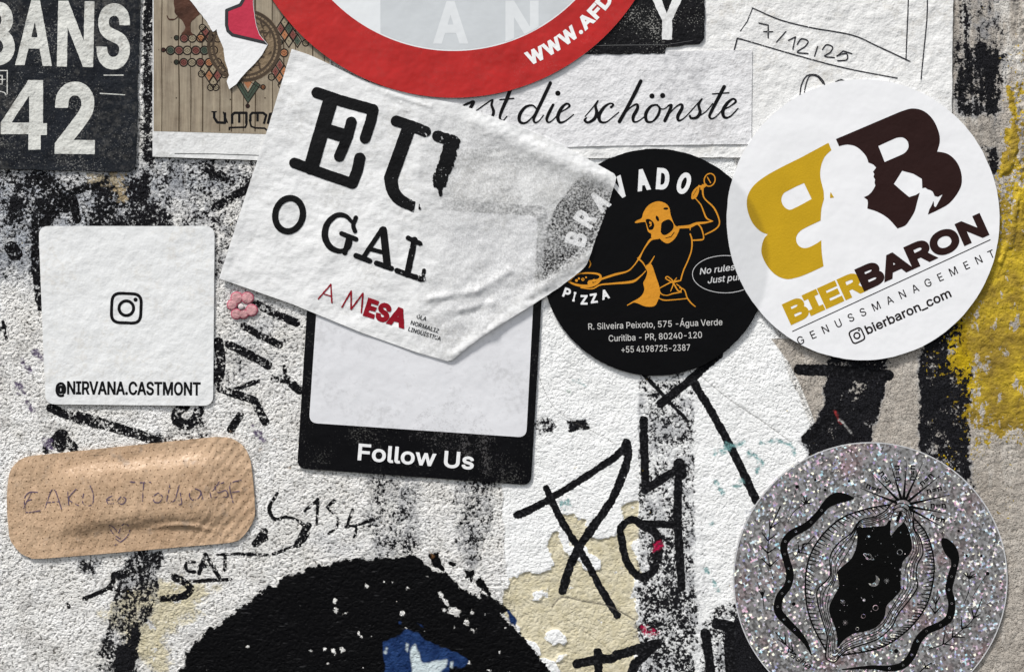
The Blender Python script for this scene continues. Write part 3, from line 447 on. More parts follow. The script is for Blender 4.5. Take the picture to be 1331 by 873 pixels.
# ------------------------------------------------------------------ material helpers
class NT:
    def __init__(s, name):
        s.m = bpy.data.materials.new(name); s.m.use_nodes = True
        s.t = s.m.node_tree; s.n = s.t.nodes; s.b = s.n['Principled BSDF']; s.out = s.n['Material Output']
        s.pos = s.n.new('ShaderNodeNewGeometry').outputs['Position']
    def link(s, a, b):
        if isinstance(a, bpy.types.NodeSocket): s.t.links.new(a, b)
        elif isinstance(a, (tuple, list)): b.default_value = tuple(a) + ((1,) if len(a) == 3 and b.type == 'RGBA' else ())
        else: b.default_value = a
    def math(s, op, a, b=0.0, c=None, clamp=False):
        n = s.n.new('ShaderNodeMath'); n.operation = op; n.use_clamp = clamp
        s.link(a, n.inputs[0]); s.link(b, n.inputs[1])
        if c is not None: s.link(c, n.inputs[2])
        return n.outputs[0]
    def add(s, a, b): return s.math('ADD', a, b)
    def sub(s, a, b): return s.math('SUBTRACT', a, b)
    def mul(s, a, b): return s.math('MULTIPLY', a, b)
    def mx(s, a, b): return s.math('MAXIMUM', a, b)
    def ramp(s, x, a, b, c=0.0, d=1.0, smooth=True):
        n = s.n.new('ShaderNodeMapRange'); n.clamp = True
        if smooth: n.interpolation_type = 'SMOOTHSTEP'
        s.link(x, n.inputs[0]); n.inputs[1].default_value = a; n.inputs[2].default_value = b; n.inputs[3].default_value = c; n.inputs[4].default_value = d
        return n.outputs[0]
    def noise(s, size, detail=2.0, rough=0.5, stretch=(1, 1, 1), rot=0, dist=0.0, off=0):
        """noise whose features are about `size` wall units across, remapped to a wide 0..1 spread"""
        v = s.pos
        mp = s.n.new('ShaderNodeMapping'); s.link(v, mp.inputs[0])
        k = 1.0 / (size * PX)
        mp.inputs['Rotation'].default_value = (0, rot, 0)
        mp.inputs['Scale'].default_value = (k / stretch[0], k / stretch[1], k / stretch[2])
        mp.inputs['Location'].default_value = (off, off * .37, off * .71)
        n = s.n.new('ShaderNodeTexNoise'); s.link(mp.outputs[0], n.inputs['Vector'])
        n.inputs['Scale'].default_value = 1; n.inputs['Detail'].default_value = detail; n.inputs['Roughness'].default_value = rough
        n.inputs['Distortion'].default_value = dist
        return s.math('MULTIPLY_ADD', s.math('SUBTRACT', n.outputs[0], .5), 2.4, .5)
    def attr(s, name):
        n = s.n.new('ShaderNodeAttribute'); n.attribute_name = name
        return n
    def attr3(s, name):
        a = s.attr(name); sp = s.n.new('ShaderNodeSeparateColor'); s.link(a.outputs['Color'], sp.inputs[0])
        return sp.outputs[0], sp.outputs[1], sp.outputs[2], a.outputs['Alpha']
    def mix(s, f, a, b, mode='MIX'):
        n = s.n.new('ShaderNodeMix'); n.data_type = 'RGBA'; n.blend_type = mode
        s.link(f, n.inputs[0]); s.link(a, n.inputs[6]); s.link(b, n.inputs[7])
        return n.outputs[2]
    def scale(s, col, f):
        n = s.n.new('ShaderNodeVectorMath'); n.operation = 'SCALE'
        s.link(col, n.inputs[0]); s.link(f, n.inputs['Scale'])
        return n.outputs[0]
    def bump(s, h, dist, prev=None, strength=1.0):
        n = s.n.new('ShaderNodeBump'); n.inputs['Distance'].default_value = dist * PX; n.inputs['Strength'].default_value = strength
        s.link(h, n.inputs['Height'])
        if prev is not None: s.link(prev, n.inputs['Normal'])
        return n.outputs[0]
    def transp(s, alpha, tint=(1, 1, 1)):
        """mix in plain transparency: alpha 1 = opaque"""
        t = s.n.new('ShaderNodeBsdfTransparent'); t.inputs[0].default_value = tuple(tint) + (1,)
        mx = s.n.new('ShaderNodeMixShader'); s.link(alpha, mx.inputs[0])
        s.t.links.new(t.outputs[0], mx.inputs[1]); s.t.links.new(s.b.outputs[0], mx.inputs[2]); s.t.links.new(mx.outputs[0], s.out.inputs[0])

SPEC_K = 0.30          # matt prints and weathered vinyl: little mirror reflection
def stick(name, col, rough=0.45, spec=0.4, var=0.06, relief=((30, .5), (4, .12)), dirt=0.0, dirtcol=(.12, .11, .09), worn=0.0,
          worn_size=3.0, thin=None, tint=None, dust=0.0, fibres=0.0, alpha=None, under=0.0, undercol=(.30, .32, .33)):
    """vinyl, paper or ink: colour with slight mottling, grime, worn-through ink, show-through"""
    m = NT(name); c = m.noise(40, 4, .6)
    colour = m.mix(m.mul(c, 1.0), tuple(v * (1 - var) for v in col), tuple(min(1, v * (1 + var)) for v in col))
    if dust:
        g = m.noise(2.2, 3, .6, off=3); g2 = m.noise(45, 3, .6, off=9)
        f = m.mul(m.ramp(m.add(g, m.mul(g2, .5)), 1.0, 1.25), dust)
        colour = m.mix(f, colour, (.55, .54, .5))
    if dirt:
        g = m.noise(6, 4, .65, off=5); g2 = m.noise(60, 3, .6, off=2)
        f = m.mul(m.ramp(m.add(m.mul(g, .6), m.mul(g2, .6)), .62, 1.0), dirt)
        colour = m.mix(f, colour, dirtcol)
    m.link(colour, m.b.inputs['Base Color'])
    r = m.math('MULTIPLY_ADD', m.noise(25, 4, .6, off=7), .16, rough - .08)
    m.link(r, m.b.inputs['Roughness'])
    m.b.inputs['Specular IOR Level'].default_value = spec * SPEC_K
    nrm = None
    for size, d in relief:
        nrm = m.bump(m.noise(size, 3, .55), d, nrm)
    if fibres:
        nrm = m.bump(m.noise(3, 3, .6, stretch=(3, 1, 1), rot=.4), fibres, nrm)
    if nrm is not None: m.link(nrm, m.b.inputs['Normal'])
    a = None
    if worn:
        g = m.noise(worn_size, 3, .65, off=11)
        w = m.mul(m.attr('wear').outputs['Fac'], worn)
        a = m.ramp(m.sub(g, w), 0.0, 0.06)
    if thin is not None:
        g = m.noise(2.6, 3, .6, off=13)
        t = m.attr('thin').outputs['Fac']
        a = m.sub(1.0, m.mul(t, m.ramp(g, .1, .9, 1 - thin, 1 + thin, False)))
    if under:                                # pale film over something dark: the dark tone shows in its colour
        colour = m.mix(m.mul(m.attr('under').outputs['Fac'], under), colour, undercol); m.link(colour, m.b.inputs['Base Color'])
    if alpha is not None: a = alpha
    if a is not None: m.transp(a, tint or (1, 1, 1))
    return m.m

# ------------------------------------------------------------------ the wall: relief and paint layers
def axis(a, b, step, ext, grow=1.12):
    mid = list(np.arange(a, b + step, step)); lo = []; x = a; d = step
    while x > a - ext: d *= grow; x -= d; lo.append(x)
    hi = []; x = mid[-1]; d = step
    while x < b + ext: d *= grow; x += d; hi.append(x)
    return np.array(lo[::-1] + mid + hi)

WX = axis(-40, 1371, 1.6, 1200); WY = axis(-30, 903, 1.6, 1000)
GX, GY = np.meshgrid(WX, WY)
def field(): return Ink(xs=WX, ys=WY)
def enc_w(f, w): return np.clip(0.5 - (f.D - w) / 16.0, 0, 1)
def enc(f): return np.clip(0.5 - f.D / 16.0, 0, 1)          # edge at 0.5, +-8 units
def soft(f, w): return np.clip(0.5 - f.D / (2 * w), 0, 1)

# marker pen and brush strokes
MK = field()
def mk(pts, w): MK.stroke(pts, w if w > 6.4 else w * .55)
k = crop(660, 460, 2.1135)
mk(cr(k([(25, 442), (60, 428), (110, 400), (200, 345), (300, 278), (325, 243)])), 6.8)
mk(cr(k([(325, 243), (330, 285), (300, 370), (268, 428), (230, 480), (180, 560), (150, 650)])), 8.2)
mk(cr(k([(105, 368), (150, 460), (200, 540), (260, 650), (302, 718)])), 6.6)
mk(k([(373, 180), (378, 373), (470, 312), (466, 430), (477, 640)]), 8.0)
mk(k([(470, 300), (478, 330)]), 11.0)
mk(cr(k([(378, 478), (345, 455), (312, 475), (315, 520), (330, 575), (360, 610), (395, 600), (412, 560), (412, 500), (378, 470)])), 7.2)
mk(k([(372, 466), (455, 468)]), 7.5)
mk(k([(420, 137), (500, 72), (580, 0)]), 8.5)
mk(cr(k([(505, 68), (560, 160), (620, 270), (682, 402)])), 7.8)
mk(k([(372, 55), (420, 105), (495, 185)]), 3.0)
mk(k([(190, 850), (250, 838), (290, 835)]), 9.5)
mk(k([(248, 820), (250, 905)]), 9.0)
mk(k([(300, 826), (350, 812), (408, 795)]), 10.0)
mk(k([(408, 795), (350, 850), (330, 905)]), 9.0)
mk(k([(543, 765), (552, 830), (562, 910)]), 9.5)
mk(k([(573, 740), (612, 748), (608, 800), (615, 900)]), 11.0)
k = crop(1030, 420, 3.967)
mk(k([(35, 237), (180, 243), (330, 255), (495, 270)]), 12)
mk(k([(70, 595), (150, 530), (240, 430)]), 10)
k = crop(280, 250, 3.492)
mk(k([(185, 508), (260, 545), (365, 592)]), 8)
mk(k([(130, 608), (200, 648), (290, 692)]), 7)
mk(k([(60, 690), (160, 738), (240, 785)]), 8)
mk(k([(270, 842), (330, 850), (380, 900)]), 8)
mk(k([(312, 790), (318, 835)]), 5)
k = crop(0, 520, 2.472)
mk(cr(k([(165, 25), (260, 62), (400, 97), (505, 130)])), 9.5)
mk(cr(k([(595, 18), (568, 40), (572, 68), (600, 78), (628, 62), (640, 30)])), 11)
mk(k([(150, 158), (190, 108), (240, 155)]), 9)
mk(k([(195, 150), (200, 110)]), 12)
mk(cr(k([(270, 637), (330, 612), (360, 590), (365, 558)])), 6)
mk(k([(355, 605), (430, 618)]), 5)
mk(k([(380, 560), (450, 540)]), 7)
mk(cr(k([(522, 637), (590, 628), (612, 600), (560, 568)])), 7)
mk(k([(600, 583), (680, 577), (740, 575)]), 4)
mk(cr(k([(625, 520), (600, 522), (600, 545), (625, 552)])), 3)
mk(k([(640, 555), (660, 495), (705, 570)]), 5)
mk(k([(645, 530), (690, 535)]), 4)
mk(k([(700, 496), (770, 493), (860, 497)]), 2.4)
mk(k([(724, 495), (722, 545)]), 4)
mk(k([(820, 460), (850, 440)]), 7)
mk(k([(218, 655), (222, 665)]), 3)
k = crop(200, 640, 3.747)
mk(cr(k([(600, 5), (562, 75), (588, 128), (650, 118), (715, 145), (752, 190), (720, 240), (660, 268), (580, 298)])), 3.4)
mk(k([(500, 240), (540, 190)]), 7)
mk(k([(700, 250), (750, 160)]), 7)
mk(k([(735, 88), (800, 30), (793, 155)]), 2.2)
mk(cr(k([(880, 38), (845, 75), (892, 112), (888, 170), (850, 200)])), 2.0)
mk(cr(k([(967, 85), (945, 158), (985, 168), (975, 215)])), 2.0)
mk(k([(935, 165), (1000, 155), (1100, 120)]), 1.4)
k = crop(0, 0, 2.911)
mk(cr(k([(150, 680), (200, 705), (245, 748), (205, 790), (160, 860)])), 13)
mk(k([(440, 740), (410, 800)]), 11)
mk(k([(380, 690), (240, 740)]), 8)
mk([(47, 290), (46, 350), (50, 372), (52, 390)], 9)
mk([(46, 350), (52, 402)], 5)
mk([(14, 322), (20, 330)], 15)
mk([(0, 428), (8, 425)], 4); mk([(4, 418), (8, 440)], 2.5)
for a, b in (((95, 260), (100, 285)), ((60, 270), (85, 272)), ((110, 300), (200, 290)), ((280, 270), (330, 240)), ((262, 215), (300, 235))):
    mk([a, b], 9)
mk([(284, 445), (288, 470), (285, 490)], 10)
mk([(286, 505), (330, 520), (345, 548)], 8)
mk([(300, 508), (335, 495)], 6)
mk([(312, 540), (300, 558)], 8)
mk(cr([(100, 535), (140, 548), (180, 560)]), 4)

# speckle: how densely the black still sits in the pits of the render coat
SP = np.full(GX.shape, 0.05)
def region(poly, dens, blur=10, rough=14, seed=3, mode='max'):
    global SP
    f = field().poly([tuple(p) for p in poly], m=60)
    n = (vnoise(GX, GY, rough * 2, seed, 3) - .5) * rough * 2
    w = np.clip(.5 - (f.D + n) / (2 * blur), 0, 1)
    SP = np.maximum(SP, w * dens) if mode == 'max' else SP * (1 - w) + w * dens
region([(-400, 150), (420, 150), (400, 300), (395, 370), (60, 366), (-400, 362)], .44, 6, 6, 4)
region([(-400, 360), (60, 364), (60, 400), (-400, 400)], .16, 10, 14, 5)
region([(184, -300), (202, -300), (202, 215), (184, 215)], .62, 4, 4, 6)
region([(275, 340), (330, 360), (400, 420), (398, 470), (330, 500), (275, 520)], .34, 14, 20, 7)
region([(120, 215), (200, 215), (225, 300), (110, 300)], .60, 12, 20, 8)
region([(0, 205), (90, 215), (90, 300), (0, 300)], .60, 20, 20, 9)
region([(480, 600), (548, 600), (550, 720), (500, 735), (470, 700)], .44, 8, 12, 10)
region([(583, 600), (650, 600), (636, 700), (615, 745), (590, 700)], .46, 7, 10, 11)
region([(548, 600), (585, 600), (590, 740), (550, 740)], .2, 8, 10, 12)
region([(400, 690), (480, 680), (500, 740), (420, 740)], .3, 14, 20, 13)
region([(829, 440), (903, 440), (906, 990), (828, 990)], .46, 2.5, 3, 14)
region([(829, 690), (905, 690), (908, 990), (828, 990)], .54, 10, 20, 15)
region([(905, 640), (925, 700), (930, 990), (900, 990)], .28, 10, 14, 16)
region([(905, 800), (960, 770), (1010, 873), (1020, 990), (905, 990)], .5, 8, 20, 17)
region([(945, 806), (985, 806), (1050, 990), (935, 990)], .85, 3, 5, 18)
region([(1076, 440), (1158, 440), (1160, 490), (1148, 520), (1134, 572), (1120, 620), (1060, 620), (1040, 573), (1068, 528), (1072, 490)], .78, 4, 5, 19)
region([(1052, 560), (1080, 540), (1110, 575), (1100, 600), (1050, 600)], .6, 4, 5, 20)
region([(1192, 380), (1250, 380), (1265, 480), (1260, 560), (1262, 600), (1275, 660), (1230, 640), (1192, 585)], .76, 4, 4, 21)
region([(1160, 440), (1192, 440), (1192, 590), (1140, 590), (1152, 500)], .1, 4, 4, 22, 'mix')
region([(1262, -300), (1306, -300), (1305, 140), (1300, 190), (1262, 120)], .42, 12, 20, 23)
region([(1238, 70), (1262, 62), (1302, 60), (1308, 150), (1262, 160), (1236, 152)], .72, 14, 22, 24)
region([(1250, -200), (1268, -200), (1262, 60), (1240, 80)], .52, 5, 10, 25)
region([(1275, 190), (1298, 190), (1298, 235), (1280, 240)], .55, 5, 10, 26)
region([(-60, 700), (40, 690), (60, 1000), (-60, 1000)], .10, 20, 20, 27)
k = crop(0, 520, 2.472)
region([p for p in k([(425, 480), (535, 480), (515, 560), (515, 650), (470, 720), (440, 830), (400, 990), (310, 1000), (300, 850), (350, 720), (370, 600)])], .55, 5, 12, 28)
region([p for p in k([(240, 505), (340, 500), (300, 570), (250, 540)])], .5, 5, 8, 29)
region([p for p in k([(370, 480), (560, 480), (520, 520), (400, 520)])], .45, 8, 8, 30)
region([p for p in k([(370, 800), (450, 700), (440, 870), (360, 880)])], .8, 6, 12, 31)
region([(200, 560), (260, 540), (275, 580), (240, 620)], .45, 8, 14, 32)
region([(690, 545), (720, 540), (724, 556), (694, 560)], .5, 3, 5, 33)
region([(737, 546), (762, 544), (768, 558), (740, 562)], .74, 2.5, 3, 34)
region([(695, 556), (718, 553), (720, 562), (700, 566)], .6, 3, 4, 35)
region([(335, 400), (352, 395), (350, 600), (338, 600)], .2, 8, 12, 36)
region([(255, 460), (290, 450), (292, 500), (258, 540)], .5, 8, 10, 37)
SP = SP + .05 * (vnoise(GX, GY, 40, 40, 3) - .5)
streak = vnoise(GX * 1.0, GY * .16, 7, 41, 3) * .6 + vnoise(GX, GY, 18, 44, 3) * .4
zone = np.clip((GX - 1238) / 6, 0, 1) * np.clip((260 - GY) / 60, 0, 1)
SP = SP * (1 - zone * .0) + zone * (streak - .5) * 1.3 * (SP > .2)
zone2 = np.clip((GX - 1030) / 6, 0, 1) * np.clip((GY - 430) / 10, 0, 1)
SP = SP + zone2 * (vnoise(GX, GY, 16, 45, 3) - .56) * .75 * (SP > .5)

# solid black paint of the painted figure, ragged towards the top
BK = field()
BK.poly([(222, 1010), (232, 873), (250, 838), (290, 805), (330, 776), (372, 748), (420, 735), (470, 726), (520, 724), (540, 722), (562, 742), (580, 742),
         (600, 762), (640, 790), (668, 815), (690, 838), (716, 873), (730, 1010)], m=60)
k = crop(480, 620, 3.45)
BK.poly(k([(270, 345), (300, 345), (345, 400), (330, 430), (280, 400)]))
BK.poly(k([(430, 420), (470, 410), (475, 430), (455, 475), (440, 450)]))
BK.poly(k([(470, 470), (500, 445), (548, 520), (540, 540), (510, 500)]))
BK.poly(k([(345, 375), (375, 380), (380, 395), (350, 390)]))
BK.poly(k([(500, 520), (560, 545), (600, 570), (640, 600), (560, 620), (500, 580)]))
BK.poly(k([(305, 505), (330, 530), (365, 575), (412, 595), (408, 632), (385, 620), (340, 570)]), sub=True)
BK.poly(circ(*k([(436, 646)])[0], 4.2), sub=True); BK.poly(circ(*k([(462, 604)])[0], 2.4), sub=True)
BK.poly(k([(450, 668), (475, 680), (470, 692), (452, 680)]), sub=True)
for p in k([(205, 440), (300, 800)]): pass
rs = np.random.RandomState(4)
for i in range(60):
    x = 250 + rs.rand() * 420; y = 745 + rs.rand() * 130
    BK.poly(circ(x, y, .5 + 1.2 * rs.rand() ** 4, n=8), sub=True)
BK.D += (vnoise(GX, GY, 4.5, 59, 2) - .5) * 4 * np.clip(1.4 - np.abs(BK.D) / 12, 0, 1)
BK.D += (vnoise(GX, GY, 11, 50, 3) - .5) * 13 * np.clip(1.4 - np.abs(BK.D) / 14, 0, 1) * np.clip((640 - GX) / 60, .25, 1)
BKS = enc(BK)

# blue and pale paint in the painted eye
BL = field()
BL.poly(k([(50, 730), (75, 715), (130, 695), (165, 672), (230, 700), (300, 735), (370, 770), (420, 790), (460, 825), (430, 850), (370, 860), (340, 1010), (70, 1010), (60, 850), (45, 770)]))
BL.poly(circ(*k([(133, 647)])[0], 4.5, 5.5)); BL.poly(k([(195, 630), (225, 640), (272, 680), (240, 685), (200, 655)]))
BL.poly(k([(605, 588), (635, 590), (665, 640), (672, 690), (645, 680), (620, 630)]))
BL.D += 2.5 + (vnoise(GX, GY, 14, 51, 3) - .5) * 10
PW = field()
PW.poly(cr(k([(180, 790), (205, 745), (225, 790), (240, 830), (300, 820), (350, 815), (345, 850), (310, 880), (200, 1000), (190, 860)]), 4, True))
PW.poly(k([(165, 740), (178, 745), (172, 785), (163, 770)])); PW.poly(k([(362, 825), (378, 820), (372, 855), (360, 850)]))
PW.poly(circ(*k([(72, 785)])[0], 2.4)); PW.poly(circ(*k([(78, 765)])[0], 1.6))
PW.D += (vnoise(GX, GY, 8, 52, 3) - .5) * 3

# cream undercoat where the white has flaked off
CR = field()
CR.poly([(655, 800), (658, 770), (664, 748), (680, 738), (700, 742), (712, 728), (712, 700), (722, 692), (735, 712), (742, 690), (738, 678), (760, 676), (765, 700),
         (790, 694), (806, 688), (812, 660), (829, 650), (829, 1010), (720, 1010), (716, 873), (690, 836), (672, 815)], m=40)
for c_, r_ in (((700, 770), 9), ((760, 726), 17), ((722, 832), 13),
               ((735, 850), 8)):
    CR.poly(circ(*c_, r_, r_ * .8, n=20), sub=True)
n1 = vnoise(GX, GY, 26, 60, 4) - .5
CR.D += n1 * 46 + 2
CR.D += (vnoise(GX, GY, 5, 61, 2) - .5) * 3
CR2 = field(); CR2.poly([(95, 790), (150, 742), (230, 728), (300, 735), (336, 745), (250, 836), (232, 900), (180, 900)], m=60)
CR2.D += (vnoise(GX, GY, 22, 62, 4) - .5) * 30
CREAM = np.maximum(enc(CR), soft(CR2, 40) * .60)

# bare render of the right-hand pier, and yellow paint over it
BE = field()
BE.poly([(1002, 440), (1060, 440), (1237, 300), (1237, -1200), (2700, -1200), (2700, 2000), (1180, 2000), (1150, 760), (1110, 620), (1068, 572), (1058, 545), (1040, 500), (1026, 472)], m=40)
BEI = soft(BE, 5)
YE = field()
YE.poly([(1245, 380), (1275, 330), (1292, 300), (1310, 240), (1331, 200), (1500, 180), (1500, 560), (1331, 560), (1290, 560), (1262, 540), (1262, 480), (1235, 470), (1240, 420)], m=60)
YE.D += (vnoise(GX, GY, 30, 70, 4) - .5) * 26
YEL = soft(YE, 48)
Y4 = field(); Y4.poly([(1318, 60), (1345, 40), (1600, 40), (1600, 260), (1320, 240), (1310, 150)], m=60); YEL = np.maximum(YEL, soft(Y4, 30) * .55)
Y2 = field(); Y2.poly(crop(900, 0, 2.911)([(1190, 490), (1225, 480), (1232, 550), (1215, 620), (1190, 660), (1155, 672), (1165, 620), (1195, 560)]))
Y2.stroke([(1310, 115), (1318, 150), (1316, 175)], 5); Y2.stroke([(1322, 260), (1316, 300), (1300, 340)], 7); Y2.stroke([(1318, 285), (1314, 320)], 8)
Y2.D += (vnoise(GX, GY, 6, 71, 2) - .5) * 5
YEL = np.maximum(YEL, enc(Y2) * 1.3)
Y3 = field(); Y3.poly([(1190, 430), (1225, 250), (1500, 250), (1500, 690), (1240, 660), (1150, 600), (1230, 540)], m=60)
YEL = np.maximum(YEL, soft(Y3, 40) * .22)
# grey-blue cast of the old coat, upper left
GRF = field(); GRF.poly([(-600, 215), (255, 215), (300, 240), (120, 300), (60, 366), (-600, 362)], m=60)
GRF.D += (vnoise(GX, GY, 40, 72, 3) - .5) * 50
GREY = soft(GRF, 30)
# torn paper over the middle of the wall: where the smooth painted paper lies
PA = field(); PA.poly([(660, 100), (930, 100), (1010, 440), (1027, 490), (1058, 560), (1075, 590), (960, 1010), (712, 1010), (660, 760), (652, 640), (640, 560), (700, 480)], m=40)
PA.D += (vnoise(GX, GY, 20, 73, 3) - .5) * 7
# small dabs of colour
DB = np.zeros(GX.shape + (4,))
def dab(pts, w, col, seed, rough=4):
    global DB
    f = field(); f.stroke(pts, w) if len(pts) > 1 else f.poly(circ(*pts[0], w / 2, n=14))
    a = soft(f, 2) if rough == 0 else np.clip(.5 - (f.D + (vnoise(GX, GY, 5, seed, 2) - .5) * rough * 2) / 2.5, 0, 1)
    DB[..., :3] = DB[..., :3] * (1 - (a > .01)[..., None]) + np.array(col) * (a > .01)[..., None]
    DB[..., 3] = np.maximum(DB[..., 3], a)
teal = (.16, .33, .33); purple = (.10, .07, .14); magenta = (.42, .01, .06)
dab([(930, 590), (945, 580), (965, 575)], 4, teal, 1, 6); dab([(975, 588), (990, 600), (985, 612)], 5, teal, 2, 6)
dab([(955, 630), (965, 625)], 4, teal, 3, 5); dab([(925, 680)], 5, teal, 4, 3); dab([(918, 740), (935, 765)], 4, teal, 5, 5)
dab([(990, 575), (1010, 572), (1030, 580), (1032, 592)], 3, teal, 6, 5); dab([(735, 655)], 9, teal, 7, 9)
dab([(740, 510)], 5, (.3, .4, .32), 8, 5); dab([(745, 495), (760, 500)], 3, teal, 9, 5); dab([(930, 625), (938, 640)], 3, teal, 10, 5)
dab([(850, 712), (858, 708)], 9, magenta, 11, 6); dab([(838, 818), (852, 824)], 8, magenta, 12, 6)
dab([(562, 722)], 9, (.20, .10, .04), 13, 5)
for p in ((30, 470), (24, 500), (46, 455), (36, 520), (60, 570), (330, 555), (335, 562)): dab([p, (p[0] + 6, p[1] + 10)], 6, purple, int(p[0]), 9)
dab([(1085, 535), (1093, 550)], 2.4, (.45, .05, .05), 15, 2); dab([(1092, 545), (1106, 562)], 2.2, (.75, .73, .7), 16, 1)
dab([(980, 790)], 6, (.45, .3, .02), 17, 5)
for i in range(6):
    dab([(300 + i * 19, 560 + (i * 37) % 50)], 3, (.3, .22, .16), 20 + i, 3)
dab([(150, 230), (160, 255)], 12, (.42, .33, .2), 31, 14); dab([(118, 232), (150, 236)], 9, (.45, .38, .26), 32, 12)

# cracks and paper edges in the coat
CK = field()
k = crop(660, 460, 2.1135)
CK.stroke(cr(k([(85, 60), (105, 110), (135, 155), (190, 190), (240, 215), (300, 250)])), 1.8)
CK.stroke(cr(k([(530, 60), (610, 125), (700, 185), (782, 245)])), 2.0)
CK.stroke(cr(k([(330, 400), (250, 560)])), .01)
k = crop(480, 620, 3.45)
CK.stroke(cr(k([(820, 585), (850, 545), (890, 540), (980, 560), (1080, 580), (1190, 640)])), 3.0)
CK.stroke(cr(k([(860, 620), (950, 680), (1040, 745), (1100, 800)])), 1.6)
CK.stroke(cr(k([(1020, 410), (1060, 380)])), 2)
CK.stroke([(1030, 478), (1036, 505), (1058, 548)], 1.8)
CK.stroke(k([(540, 100), (525, 250), (480, 410)]), 1.6)
CKE = np.clip(.5 - CK.D / 4, 0, 1)

# relief in wall units
H = (vnoise(GX * .8 + GY * .6, GY * .8 - GX * .6, 5.2, 80, 1) + vnoise(GX * .5 - GY * .87, GY * .5 + GX * .87, 7.0, 86, 1) - 1) * .75 * (1 - .5 * np.clip(.5 - PA.D / 6, 0, 1)) + (vnoise(GX, GY, 14, 81, 3) - .5) * 1.3 + (vnoise(GX, GY, 60, 82, 2) - .5) * 1.2
pier = np.clip(soft(BE, 8), 0, 1)
H += pier * ((vnoise(GX, GY, 16, 83, 3) - .5) * 1.5)
H += np.clip(-CR.D / 2.5, 0, 1) * -1.6                     # flaked areas sit lower
H += np.clip(-PA.D / 2.5, 0, 1) * .35
H += np.clip(-BK.D / 3, 0, 1) * .5 - H * np.clip(-BK.D / 3, 0, 1) * .55
H += np.clip(CKE * 2 - 1, 0, 1) * -1.2
H += np.clip(-Y2.D / 2, 0, 1) * 2.0 + YEL.clip(0, 1) * (vnoise(GX, GY, 9, 84, 3) - .5) * 1.6
rdg = 1 - np.abs(vnoise(GX * 1.6 + GY * .2, GY * .7, 9, 85, 3) - .5) * 4       # crinkled skin of the right edge
H += np.clip((GX - 1300) / 25, 0, 1) * np.clip((330 - GY) / 60, 0, 1) * np.clip(rdg, 0, 1) * 2.4
H = np.minimum(H, 2.6)
